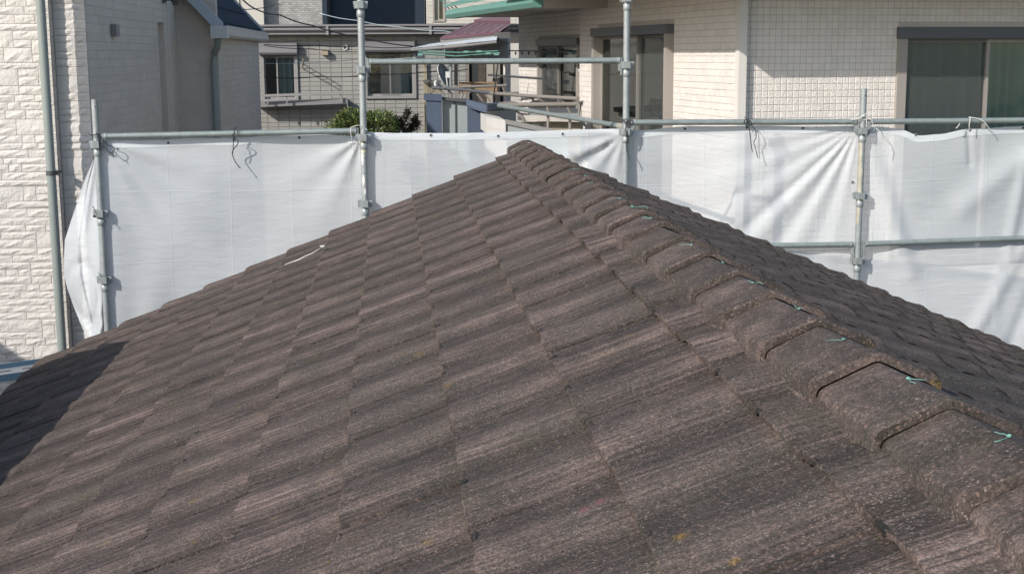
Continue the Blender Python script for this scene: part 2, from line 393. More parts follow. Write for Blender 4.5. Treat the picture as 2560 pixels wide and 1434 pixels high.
def tile_matrix(side, n, k, jitter=True):
    """course n (0 by the ridge), column k counted from the gable"""
    r = random.Random(n*1000+k*7+(5 if side > 0 else 0))
    xb = .212+GA*n-GA                      # upper end of the exposed part
    if side > 0: xb += .020
    v = Vector((side*math.cos(SL), 0, -math.sin(SL))); u = Vector((0, 1, 0)); nn = Vector((side*math.sin(SL), 0, math.cos(SL)))
    off = (n % 2)*.0
    o = Vector((side*xb, YG-U*(k+1)+off, -HB-.024-xb*TS))
    if n == 0: o = Vector((side*.035, o.y, -HB-.024-.035*TS))
    if side > 0: u, o = Vector((0, -1, 0)), o+Vector((0, U, 0))
    mw = Matrix((u, v, nn)).transposed().to_4x4(); mw.translation = o+nn*r.uniform(-.002, .002)+v*r.uniform(-.004, .004)+u*r.uniform(-.0015, .0015)
    if n == 0: mw = mw @ Matrix.Diagonal(((1, .60, 1, 1)))
    if jitter: mw = mw @ Matrix.Rotation(r.uniform(-.008, .008), 4, 'Z') @ Matrix.Rotation(r.uniform(-.006, .006), 4, 'Y')
    return mw
cand = []
for side in (-1, 1):
    nmax = 12 if side < 0 else 15
    for n in range(nmax):
        for k in range(0, 34):
            mw = tile_matrix(side, n, k); c = mw @ Vector((U/2, .15, .01))
            pr = [proj(mw @ Vector((a, b2, .02))) for a, b2 in ((0, 0), (U, 0), (U, .31), (0, .31))]
            area = 0
            if all(pr):
                vis = any(-60 < q[0] < 2620 and -60 < q[1] < 1500 for q in pr)
                if vis:
                    area = abs(sum(pr[i][0]*pr[(i+1) % 4][1]-pr[(i+1) % 4][0]*pr[i][1] for i in range(4)))/2
                    area = min(area, 60000)
            cand.append((area, side, n, k, mw))
cand.sort(key=lambda q: -q[0])
stuff = {-1: MB(), 1: MB()}
for idx, (area, side, n, k, mw) in enumerate(cand):
    tv = rnd.randrange(5)+(5 if side > 0 else 0)
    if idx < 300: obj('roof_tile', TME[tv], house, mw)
    else:
        b = stuff[side]; base = len(b.v); src = TVAR[tv]
        b.v += [mw @ v for v in src.v]; b.f += [tuple(base+i for i in f) for f in src.f]; b.m += [0]*len(src.f)
for s in (-1, 1):
    o = stuff[s].build('outer_roof_tiles', ROOF, house, 50); o['kind'] = 'stuff'

# dark strips painting the gap shade and shadow dashes along the tile noses
GAP_SHADE = mat('dark_gap_shade', (.018, .016, .013), .98, var=.4, scale=80, bump=.6, bscale=200)
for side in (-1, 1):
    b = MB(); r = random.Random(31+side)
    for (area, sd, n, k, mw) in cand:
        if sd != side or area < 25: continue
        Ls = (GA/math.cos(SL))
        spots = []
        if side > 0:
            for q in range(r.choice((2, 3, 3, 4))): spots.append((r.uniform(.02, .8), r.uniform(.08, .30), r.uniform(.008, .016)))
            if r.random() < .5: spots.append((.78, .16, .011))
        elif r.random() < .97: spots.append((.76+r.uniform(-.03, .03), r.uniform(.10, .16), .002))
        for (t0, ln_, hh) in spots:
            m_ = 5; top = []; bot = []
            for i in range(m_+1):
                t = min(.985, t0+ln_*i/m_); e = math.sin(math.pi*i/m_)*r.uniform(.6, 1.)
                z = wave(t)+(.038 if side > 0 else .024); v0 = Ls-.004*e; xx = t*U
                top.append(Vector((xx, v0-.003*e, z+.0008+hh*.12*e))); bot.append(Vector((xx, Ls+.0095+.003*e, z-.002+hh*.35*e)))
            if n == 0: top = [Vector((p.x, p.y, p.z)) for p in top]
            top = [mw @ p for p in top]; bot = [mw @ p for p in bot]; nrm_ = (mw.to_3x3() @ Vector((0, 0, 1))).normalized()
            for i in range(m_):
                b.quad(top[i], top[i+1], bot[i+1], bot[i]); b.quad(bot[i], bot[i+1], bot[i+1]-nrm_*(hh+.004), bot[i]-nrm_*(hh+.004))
    o = b.build('lap_shade', GAP_SHADE, house); o['kind'] = 'stuff'

# ridge tiles: angular caps, near end of each raised over the next one towards the camera
def cap_mesh(seed):
    r = random.Random(seed); b = MB(); LN = .41
    prof = [(-.136, -.086), (-.134, -.046), (-.130, -.0385), (-.122, -.0325), (-.064, -.0079), (-.012, .0142), (-.004, .0162), (.004, .0162), (.012, .0142), (.064, -.0079), (.122, -.0325), (.130, -.0385), (.134, -.046), (.136, -.086)]
    ys = [(-.001, -.0035, .995), (.004, .0005, 1.002), (.030, .001, 1.004), (.045, .000, 1.0), (.052, -.0055, .98), (.15, -.0095, .965), (.30, -.0160, .925), (LN, -.0210, .88)]
    rows = []
    und = [(x*.915, z-.0165) for x, z in prof]
    w_ = [r.uniform(-.0008, .0008) for _ in prof]
    rows.append([(x, .012, z+.012) for x, z in und])
    rows.append([(x, -.001, z+.012) for x, z in und])
    for (y, dz, sx) in ys:
        rows.append([(x*sx, y+(w_[i]*1.5 if y < .06 else 0), z+.012+dz*(1 if z > -.05 else .4)+w_[i]) for i, (x, z) in enumerate(prof)])
    n = len(prof)
    for rw in rows: b.v += [Vector(p) for p in rw]
    for j in range(len(rows)-1):
        for i in range(n-1): q = j*n+i; b.f.append((q, q+1, q+n+1, q+n)); b.m.append(0)
    return b.mesh('ridge_tile', CAPM, 32)
CME = [cap_mesh(i) for i in range(4)]
def tie_mesh(seed):
    r = random.Random(seed); b = MB()
    for q in range(r.choice((1, 2, 2))):
        p = Vector((0, 0, .003)); pts = [p.copy()]; a = r.uniform(0, 6.28)
        for i in range(r.randint(4, 8)):
            a += r.uniform(-.7, .7); p = p+Vector((math.cos(a)*.0075, math.sin(a)*.0065, r.uniform(-.001, .0025)-.0002*i)); p.z = max(p.z, .0015-abs(p.x)*.38); pts.append(p.copy())
        b.tube(pts, .0008, 5)
    pts = []
    for i in range(22):
        t = i*.75; pts.append(Vector((math.cos(t)*.0042*r.uniform(.6, 1.2), math.sin(t)*.0042*r.uniform(.6, 1.2), .003+.004*abs(math.sin(t*.6)))))
    b.tube(pts, .0010, 5)
    return b.mesh('tie_string', M['teal'], 'all')
Y0 = 9.0413
for i in range(-1, 32):
    yb = Y0-U*i
    r = random.Random(i+50)
    mw = Matrix.Translation((r.uniform(-.003, .003), yb, r.uniform(-.001, .001))) @ Matrix.Rotation(r.uniform(-.01, .01), 4, 'Z') @ Matrix.Rotation(r.uniform(-.006, .006), 4, 'Y')
    if i == -1: mw = mw @ Matrix.Scale(.86, 4, (0, 1, 0))
    o = obj('ridge_tile', CME[i % 4], house, mw)
    if 6 <= i <= 24 and i != 9 and i != 13:
        tm = Matrix.Translation((r.uniform(-.012, .008), .17+r.uniform(-.02, .02), .0165)) @ Matrix.Rotation(r.uniform(0, 6.28), 4, 'Z') @ Matrix.Scale(.8, 4)
        if i == 11: tm = tm @ Matrix.Scale(1.5, 4)
        t = obj('tie_string', tie_mesh(i), None); t.parent = o; t.matrix_local = tm
# mortar bedding under the caps
for s in (-1, 1):
    b = MB(); nn = 260
    def mf(u, v, s=s):
        y = -2.5+u*(YG-.05+2.5); j = .010*math.sin(y*31)+.008*math.sin(y*77+1)+.005*math.sin(y*190)
        x = .112+v*(.062+j); return (s*x, y, -HB-x*TS-.006-v*v*.016+.003*math.sin(y*120+v*9)+.004*math.sin(y*17.45+v*2)+.003*math.sin(y*61+v*14))
    b.grid(mf, nn*2, 6); b.build('ridge_mortar', CAPM, house, 'all')

# pink chalk marks and stray things lying on the roof
def roofP(x, y):
    """surveyed point on the left roof slope"""
    d = Fw+(x-1280)/FPX*Rt2+(y-717)/FPX*Dn2; n = Vector((-TS, 0, 1)); return CAM+d*((Vector((0, 0, -HB+.022))-CAM).dot(n)/d.dot(n))
b = MB()
pts = [roofP(x, y) for x, y in ((712, 664), (730, 658), (748, 651), (765, 643), (780, 636), (795, 628), (806, 622))]
b.tube([p+Vector((0, 0, .006+.003*(i % 2))) for i, p in enumerate(pts)], [.0022, .0025, .004, .003, .0042, .003, .0035], 6)
b.tube([pts[-1]+Vector((math.cos(t)*.012, math.sin(t)*.012, .014+.006*math.sin(t*2))) for t in (0, 1, 2, 3, 4, 5, 6, 7)], .005, 6)
tag(b.build('rope_scrap', M['wcord'], None, 'all'), 'short knotted scrap of white rope lying on the left roof slope near the gable', 'rope')
# ------------------------------------------------------------------ scaffold
YP = 10.0; PR = .0243
def pocket_cluster(z, x):
    """wedge sockets round a pole: two wings and a lower collar"""
    b = MB()
    for a in range(4):
        d = Vector((math.cos(a*math.pi/2), math.sin(a*math.pi/2), 0)); t = Vector((-d.y, d.x, 0))
        o = Vector((x, YP, z))
        for sgn in (-1, 1):
            b.boxf(o+d*.022+t*(sgn*.019-.0025)+Vector((0, 0, -.022)), d*.026, t*.005, (0, 0, .052))
        n = len(b.v)
        p0 = o+d*.044; 
        b.boxf(p0-t*.0215+Vector((0, 0, -.020)), t*.043, d*.005, Vector((0, 0, .048))+d*.004)
    return b
def collar(z, x):
    b = MB(); b.tube([(x, YP, z-.036), (x, YP, z-.034), (x, YP, z+.010), (x, YP, z+.012)], [.0265, .029, .029, .0265], 16); return b
def pole(x, zt, zb, zs, label, mt='steel', lean=0.):
    p = empty('scaffold_pole', (x, YP, zb), label, 'scaffold pole', 'upright scaffold poles along the gable')
    b = MB(); b.tube([(x+lean*(zt-z)*0, YP, z) for z in (zb, (zb+zt)/2, zt)], PR, 20); b.build('tube', M[mt], p, 60)
    for i, z in enumerate(zs):
        pocket_cluster(z, x).build('wedge_socket', M[mt], p); collar(z-.047, x).build('collar', M[mt], p, 60)
    for z in (zt-.05,):
        b = MB(); b.tube([(x+.004, YP-PR-.001, z), (x+.004, YP-PR+.004, z)], .004, 8); b.build('pin_hole', M['hole'], p)
    return p
z_of = lambda y, x=1280: at(x, y, YP).z
px = [at(241, 330, YP).x, at(908, 300, YP).x, at(1565, 300, YP).x, at(2157, 300, YP).x]
px.append(px[3]+1.83)
pole(px[0], z_of(249, 235), GZ, [z_of(y, 240) for y in (362, 535, 700, 865)], 'green grey scaffold pole at the far left, cords tied at the rail end')
pole(px[1], z_of(-40, 905), -1.62+.9, [z_of(y, 905) for y in (14, 176, 345, 510)], 'tall scaffold pole left of the ridge end with white rope round the rail joint')
pole(px[2], z_of(-40, 1565), GZ, [z_of(y, 1565) for y in (-2, 164, 330, 498)], 'tall bluish scaffold pole right of the ridge end with black cord hanging down it')
pole(px[3], z_of(222, 2162), GZ, [z_of(y, 2157) for y in (328, 490, 652)], 'short topped scaffold pole at the right before the fanned folds of the sheet')
pole(px[4], z_of(222, 2162), GZ, [z_of(y, 2157) for y in (328, 490, 652)], 'scaffold pole past the right edge of the picture')
# paint splashes on poles: strips lying on the tube
def splash(x, z0, z1, ang, mt, parent=None, wd=.5):
    b = MB(); r = random.Random(int(z0*1000))
    n = 14
    def f(u, v):
        z = z1+(z0-z1)*v; wv = wd*(.35+.65*math.sin(math.pi*min(.97, max(.04, v))))*(1+.25*math.sin(v*23))
        a = ang+(u-.5)*wv; rr = PR+.0012
        return (x+math.sin(a)*rr, YP-math.cos(a)*rr, z)
    b.grid(f, 4, n); return b.build('paint_splash', mt, parent, 'all')
poles = [o for o in bpy.data.objects if o.name.startswith('scaffold_pole')]
WP = mat('spilt_white_paint', (.72, .70, .66), .6)
CP = M['steel_cream']
splash(px[1], z_of(352, 905), z_of(382, 905), -.2, mat('yellowed_paint', (.50, .46, .28), .7), poles[1], 2.2)
splash(px[1], z_of(374, 905), z_of(412, 905), -.5, WP, poles[1], .9)
splash(px[1], z_of(436, 905), z_of(462, 905), -.3, WP, poles[1], .8)
splash(px[1], z_of(470, 905), z_of(486, 905), .1, WP, poles[1], .6)
splash(px[3], z_of(345, 2157), z_of(560, 2145), -.9, CP, poles[3], 2.0)
splash(px[3], z_of(662, 2145), z_of(678, 2145), .2, WP, poles[3], 1.0)

def rail(xa, xb, z, label, zb=None, mt='steel_green', ya=YP, cream=False):
    zb = z if zb is None else zb
    p = empty('guard_rail', (xa, ya, z), label, 'scaffold rail', 'horizontal scaffold rails')
    b = MB(); yy = ya-.004
    n = 8
    b.tube([(xa+.05+(xb-xa-.10)*i/n, yy, z+(zb-z)*i/n) for i in range(n+1)], .0213, 16); b.build('tube', M[mt], p, 60)
    for (x, s, zz) in ((xa, 1, z), (xb, -1, zb)):
        c = MB(); c.tube([(x+s*.052, yy, zz), (x+s*.072, yy, zz)], .0245, 14)
        c.boxf((x+s*.036, yy-.012, zz-.105), (s*.010, 0, 0), (0, .024, 0), (0, 0, .125))
        c.boxf((x+s*.044, yy-.010, zz-.075), (s*.018, 0, 0), (0, .020, 0), (0, 0, .075))
        c.build('end_hook', M['steel_cream' if cream else 'steel'], p)
    return p
rail(px[0], px[1], at(240, 341, YP).z, 'scaffold rail on the left, level above the flat creased white sheet', at(880, 327, YP).z)
rail(px[1], px[2], at(960, 155, YP).z, 'highest scaffold rail, between the two tall poles in the middle')
rail(px[2], px[3], at(1600, 306, YP).z, 'scaffold rail above the fanned sheet, between the tall bluish pole and the short pole', at(2100, 305, YP).z)
rail(px[3], px[4], at(2200, 304, YP).z, 'upper scaffold rail at the right edge, above the sagging sheet', at(2540, 301, YP).z)
rail(px[2], px[3], at(1930, 612, YP).z, 'lower scaffold rail ending left of the short pole, rising from behind the roof', at(2120, 611, YP).z)
rail(px[3], px[4], at(2190, 609, YP).z, 'lower scaffold rail at the right edge, across the sagging sheet', at(2560, 592, YP).z, cream=False)

# sheets
YS = YP+.052
def smooth01(a, b, x): t = min(1, max(0, (x-a)/(b-a))); return t*t*(3-2*t)
def ridge(d, w): return math.exp(-(d/w)**2)
def sheet(name, x0, x1, top, zb, disp, label, nu=170, nv=120, hemw=.052, eyes=(), group='white mesh sheets tied to the scaffold', lean=None):
    p = empty(name, (x0, YS, zb), label, 'mesh sheet', group)
    b = MB()
    def f(u, v):
        xx = x0+(x1-x0)*u; t = top(xx); z = t+(zb-t)*v**1.15; xs = xx+(lean(xx, z) if lean else 0)
        return (xs, YS+disp(xx, z), z)
    b.grid(f, nu, nv); b.build('cloth', SHEET, p, 'all')
    h = MB()
    def g2(u, v):
        xx = x0+(x1-x0)*u; t = top(xx); z = t+.001-hemw*v; xs = xx+(lean(xx, z) if lean else 0); return (xs, YS+disp(xx, z)-.003-.001*math.sin(v*3.14), z)
    h.grid(g2, nu, 3); h.build('hem', HEM, p, 'all')
    for (ex, ez) in eyes:
        yy = YS+disp(ex, ez)-.006; e = MB()
        e.tube([(ex+math.cos(a)*.0085, yy, ez+math.sin(a)*.0085) for a in [i*math.pi/6 for i in range(13)]], .0026, 6); e.build('eyelet', M['steel'], p, 'all')
        e = MB(); e.tube([(ex, yy+.001, ez), (ex, yy+.0015, ez)], .006, 10); e.build('eyelet_hole', M['hole'], p)
    return p
X = lambda x, y=330: at(x, y, YS).x
Z = lambda y, x=1280: at(x, y, YS).z
def interp(pts):
    def f(x):
        if x <= pts[0][0]: return pts[0][1]
        for (a, za), (b, zb) in zip(pts, pts[1:]):
            if x <= b:
                t = (x-a)/(b-a); t = t*t*(3-2*t); return za+(zb-za)*t
        return pts[-1][1]
    return f
def P2(lst): return [(X(x, y), Z(y, x)) for x, y in lst]
# left sheet
top1 = interp(P2([(255, 352), (400, 350), (480, 345), (590, 345), (700, 338), (800, 336), (905, 341)]))
def d1(x, z):
    d = .012*math.sin(x*3.1+z*1.2)+.006*math.sin(x*7-z*5)
    tx, tz = X(258, 352), Z(352, 258); r = math.hypot(x-tx, z-tz); a = math.atan2(tz-z, x-tx)
    d += .016*math.sin(a*15)*math.exp(-r/.55)*smooth01(0, .12, r)
    tx, tz = X(900, 345), Z(345, 900); r = math.hypot(x-tx, z-tz); a = math.atan2(tz-z, tx-x)
    d += .018*math.cos((a-.25)*11)*math.exp(-r/.35)*smooth01(0, .1, r)*(1 if a < 1.2 else 0.6)
    lo = smooth01(-.75, -1.35, z)
    d += lo*.035*math.sin((x+3.0)*17)*math.exp(-(x+3.02)/.35)
    d = d*smooth01(.02, .40, x-X(252))-.030*math.exp(-((x-X(252))/.25)**2)
    return d
sheet('mesh_sheet', X(252), X(912), top1, -3.2, d1, 'flat white mesh sheet with square fold creases, on the left below the rail', eyes=[(X(x, y), Z(y, x)) for x, y in ((421, 357), (585, 348), (748, 344))])
top2 = interp(P2([(905, 330), (1000, 333), (1150, 333), (1240, 331), (1350, 328), (1450, 324), (1560, 322)]))
def d2(x, z):
    d = .010*math.sin(x*2.3+1)+.006*math.sin(x*6+z*4)
    tx, tz = X(1560, 335), Z(335, 1560); r = math.hypot(x-tx, z-tz); a = math.atan2(tz-z, tx-x)
    d += .03*ridge(a-.62, .13)*smooth01(.03, .2, r)*math.exp(-r/.8)-.02*ridge(a-.40, .10)*smooth01(.03, .2, r)*math.exp(-r/.8)+.012*math.sin(a*13)*math.exp(-r/.4)*smooth01(.03, .2, r)
    return d
sheet('mesh_sheet', X(912), X(1572), top2, -3.2, d2, 'white mesh sheet behind the ridge end, between the two tall poles', eyes=[(X(x, y), Z(y, x)) for x, y in ((1077, 338), (1245, 340), (1407, 335))])
top3 = interp(P2([(1566, 330), (1600, 326), (1720, 316), (1800, 316), (1900, 315), (2050, 317), (2150, 315)]))
def d3(x, z):
    tx, tz = X(2150, 312), Z(312, 2150); r = math.hypot(x-tx, z-tz); a = math.atan2(tz-z, tx-x)   # 0 = towards left, 90deg = down
    d = .008*math.sin(x*2.6)+.005*math.sin(x*5.5+z*3)
    amp = smooth01(.0, .30, r)
    for (c, wd, h) in ((.14, .035, .6), (.26, .04, -.6), (.36, .04, .8), (.50, .035, -.8), (.60, .045, 1.0), (.735, .030, -1.5), (.82, .05, 1.5), (.98, .045, -1.1), (1.08, .05, .9), (1.24, .05, -.7), (1.38, .05, .5)):
        d -= .012*h*ridge(a-c, wd*1.35)*amp*(1 if c > .7 else math.exp(-r/1.3))
    return d*1.0
sheet('mesh_sheet', X(1572), X(2152), top3, -3.0, d3, 'white mesh sheet pulled into diagonal folds fanning from its top right corner', nu=240, eyes=[(X(x, y), Z(y, x)) for x, y in ((1712, 322), (1866, 318), (2006, 320), (2131, 455))])
top4 = interp(P2([(2156, 318), (2200, 317), (2240, 321), (2300, 339), (2340, 336), (2425, 322), (2560, 316), (2700, 316)]))
def d4(x, z):
    d = .012*math.sin(x*3+1)
    for (ax, ay, bx, by, wd, h) in ((2560, 395, 2430, 500, .05, -1.2), (2560, 420, 2520, 620, .03, -1.4), (2590, 560, 2450, 800, .04, -1.5), (2620, 640, 2520, 880, .035, 1.2), (2180, 400, 2260, 640, .05, -1.3), (2260, 640, 2300, 760, .06, -1.), (2220, 400, 2280, 600, .04, .8), (2480, 380, 2330, 520, .08, .8), (2420, 330, 2425, 400, .015, .6)):
        a = Vector((X(ax, ay), Z(ay, ax))); c = Vector((X(bx, by), Z(by, bx))); q = Vector((x, z)); e = c-a; t = min(1.15, max(-.15, (q-a).dot(e)/e.length_squared)); dd = (q-(a+e*t)).length
        d += .015*h*ridge(dd, wd*1.7)
    return d
sheet('mesh_sheet', X(2156), X(2760), top4, -3.0, d4, 'white mesh sheet at the right edge whose top sags under the rail', nu=200, eyes=[(X(x, y), Z(y, x)) for x, y in ((2288, 337), (2424, 326), (2557, 320))])
# loose sheet end at the left corner
lo = [(395, 237, 244), (420, 224, 246), (460, 207, 248), (500, 195, 249), (550, 178, 250), (600, 162, 251), (650, 160, 253), (690, 161, 254), (720, 168, 255), (760, 182, 256), (800, 198, 256), (840, 214, 256), (880, 230, 257), (960, 262, 275)]
p = empty('mesh_sheet', (0, 0, 0), 'loose crumpled white sheet end bulging out left of the far left pole', 'mesh sheet', 'white mesh sheets tied to the scaffold')
b = MB()
def fl(u, v):
    y = 395+(960-395)*v; k = 0
    while k < len(lo)-2 and lo[k+1][0] < y: k += 1
    t = (y-lo[k][0])/(lo[k+1][0]-lo[k][0]); xl = lo[k][1]+(lo[k+1][1]-lo[k][1])*t; xr = lo[k][2]+(lo[k+1][2]-lo[k][2])*t
    x = xl+(xr-xl)*u; bul = math.sin(math.pi*min(1, u*1.0)*.5)
    Y = YS+.03+.26*(1-bul)*smooth01(0, .35, v)*(1-smooth01(.85, 1, v))
    Y += .022*math.sin(u*10+v*3)*smooth01(0, .3, v)+.03*ridge(math.hypot((u-.45)*1.0, (v-.60)*3.2)-.42, .09)-.035*ridge(v-.74-.06*math.sin(u*3), .03)+.03*ridge(v-.66-.12*u, .04)+.02*ridge(u-.3-.4*v, .06)
    q = at(x, y, Y); return q
b.grid(fl, 60, 110); b.build('cloth', SHEET, p, 'all')
# unseen scaffold run added at left, its sheet shaped to shade the lower roof
XL = -3.74
ps = empty('mesh_sheet', (0, 0, 0), 'unseen white sheet added along the left eave to shade the roof', 'mesh sheet')
b = MB()
def sh_src(px_, py_):
    P = roofP(px_, py_); t = (P.x-XL)/L.x; return P-L*t
c1, c2 = sh_src(338, 830), sh_src(128, 890)
c0 = sh_src(0, 1165); zt = (c0.z+c1.z)/2
LP = [(-4, zt), (c1.y-.0, zt), (c2.y, c2.z)]
side = interp([(a, z) for a, z in LP])
def sfn(u, v):
    y = -4+(c2.y+4)*u
    if y <= c1.y: t = zt
    else: t = zt+(c2.z-zt)*(y-c1.y)/(c2.y-c1.y)
    return (XL+.02*math.sin(y*5), y, t+(-5-t)*v)
b.grid(sfn, 120, 6); b.build('cloth', mat('shading_sheet', (.72, .73, .75), .9), ps, 'all')
for y in (1.6, 5.2):
    pp = empty('scaffold_pole', (0, 0, 0), ('near' if y < 3 else 'far')+' scaffold pole of the unseen added run along the left eave', 'scaffold pole', 'poles of the unseen added left eave run')
    b = MB(); b.tube([(XL+.06, y, GZ), (XL+.06, y, zt-.02)], PR, 12); b.build('tube', M['steel'], pp, 60)

# steel plank glimpsed past the left eave
pk = empty('scaffold_plank', (0, 0, 0), 'pale steel scaffold plank with blue edges beyond the lower left eave', 'scaffold plank')
A = at(-60, 944, 9.86); B_ = at(150, 914, 10.1)
ex = (B_-A); back = Vector((0, .0, .0))+Vector((.02, .24, 0))
b = MB(); b.boxf(A+Vector((0, 0, -.04)), ex, back, (0, 0, .036)); b.build('deck', M['plank'], pk)
b = MB(); b.boxf(A+Vector((0, -.014, -.055)), ex, (0, .012, 0), (0, 0, .052)); b.build('front_edge', M['plank_blue'], pk)
b = MB(); b.boxf(A+back+Vector((0, .002, -.055)), ex, (0, .02, 0), (0, 0, .085)); b.build('back_edge', M['plank_blue'], pk)
for i in range(3):
    b = MB(); b.boxf(A+ex*(.18+.30*i)+back*.42+Vector((0, 0, -.0035)), ex*.16, back*.1, (0, 0, .0012)); b.build('slot', M['hole'], pk)

# cords on the scaffold
def cord(pts, r, mt, label, Y=YP-.035, name='tie_cord', extra=()):
    b = MB()
    for path in [pts]+list(extra):
        q = [at(x, y, Y-.012*math.sin(i*1.3)) for i, (x, y) in enumerate(path)]
        # smooth by Catmull-Rom
        out = []
        for i in range(len(q)-1):
            p0, p1, p2, p3 = q[max(i-1, 0)], q[i], q[i+1], q[min(i+2, len(q)-1)]
            for s in range(5):
                t = s/5; out.append(.5*((2*p1)+(-p0+p2)*t+(2*p0-5*p1+4*p2-p3)*t*t+(-p0+3*p1-3*p2+p3)*t**3))
        out.append(q[-1]); b.tube(out, r, 6)
    return tag(b.build(name, mt, None, 'all'), label, 'cord')
cord([(219, 333), (226, 337), (235, 338), (246, 335), (252, 345), (250, 357), (255, 368), (250, 374), (248, 368), (253, 366)], .0032, M['black'], 'tangled black cord at the left end of the left rail, by the far left pole',
     extra=[[(244, 340), (250, 352), (262, 352), (268, 362), (284, 368), (286, 375), (278, 383), (270, 378), (264, 366)], [(270, 378), (280, 384), (286, 391)], [(240, 332), (247, 347), (243, 355)]])
cord([(584, 320), (586, 330), (582, 337), (587, 345), (584, 352)], .0035, M['black'], 'black cord hanging from the middle of the left rail over the flat sheet',
     extra=[[(593, 318), (586, 324), (587, 336)], [(586, 346), (595, 352), (593, 362), (583, 375), (581, 385), (586, 400), (592, 410), (601, 421)], [(584, 350), (583, 368), (582, 383)]])
cord([(232, 515), (240, 532), (245, 545), (236, 540), (233, 542), (245, 543), (256, 538)], .003, M['black'], 'small black cord tied half way down the far left pole', extra=[[(250, 538), (262, 550), (265, 556)], [(232, 540), (248, 535)]])
cord([(246, 682), (252, 688), (254, 694), (249, 698)], .003, M['black'], 'short dark cord end low on the far left pole beside the loose sheet')
cord([(877, 319), (888, 315), (898, 314), (910, 320), (919, 326)], .0028, M['wcord'], 'white cord round the rail joint at the tall left pole, its end hanging down', extra=[[(878, 318), (876, 326), (879, 345), (881, 362), (883, 378), (880, 390), (875, 400)]])
cord([(1560, 301), (1565, 297), (1569, 303), (1565, 309), (1559, 305), (1558, 299), (1566, 306), (1574, 303), (1581, 301), (1583, 308), (1578, 312), (1574, 306)], .0032, M['black'], 'black cord bow with long tail on the tall bluish pole', Y=YP-.04,
     extra=[[(1566, 307), (1564, 325), (1568, 345), (1566, 358), (1567, 375), (1571, 388), (1573, 399)], [(1567, 308), (1568, 330), (1571, 345), (1570, 356)]])
cord([(1861, 293), (1867, 299), (1866, 312), (1867, 322)], .0032, M['black'], 'black cord tails hanging from the rail above the fanned sheet', extra=[[(1860, 310), (1862, 300), (1868, 298), (1876, 303), (1880, 312)], [(1867, 300), (1872, 315), (1875, 335), (1877, 355), (1881, 380)], [(1870, 305), (1885, 320), (1891, 340), (1885, 355), (1889, 372), (1895, 395)]])
cord([(2126, 299), (2142, 298), (2152, 293), (2166, 287), (2180, 285), (2191, 283)], .003, M['wcord'], 'white cord wound round the top of the short pole with a curved tail', extra=[[(2145, 302), (2156, 291), (2168, 294), (2160, 300), (2150, 296), (2165, 284)], [(2168, 296), (2178, 300), (2184, 312), (2187, 325)], [(2190, 320), (2203, 335), (2212, 357), (2211, 380)]])
cord([(2424, 325), (2423, 312), (2426, 296), (2422, 293), (2430, 294), (2446, 297), (2460, 305), (2472, 320), (2477, 329)], .0032, M['wcord'], 'white cord hung over the right hand rail, its tail curving right', extra=[[(2400, 309), (2393, 318), (2390, 321)]])

# ------------------------------------------------------------------ wall building tools
def wall_cells(u0, u1, z0, z1, ops):
    us = sorted({u0, u1, *[o[0] for o in ops], *[o[1] for o in ops]}); zs = sorted({z0, z1, *[o[2] for o in ops], *[o[3] for o in ops]})
    for a, b in zip(us, us[1:]):
        for c, d in zip(zs, zs[1:]):
            m_ = ((a+b)/2, (c+d)/2)
            if u0 <= m_[0] <= u1 and z0 <= m_[1] <= z1 and not any(o[0] < m_[0] < o[1] and o[2] < m_[1] < o[3] for o in ops): yield a, b, c, d
def wall(O, ud, nrm, u0, u1, z0, z1, ops, th, mt, parent, name='wall'):
    """slab whose outer face passes through O along ud; nrm points out; openings cut"""
    b = MB(); O = Vector(O)
    for a, c, d, e in wall_cells(u0, u1, z0, z1, ops):
        b.boxf(Vector((O.x, O.y, 0))+ud*a+Vector((0, 0, d))-nrm*th, ud*(c-a), nrm*th, (0, 0, e-d))
    return b.build(name, mt, parent)
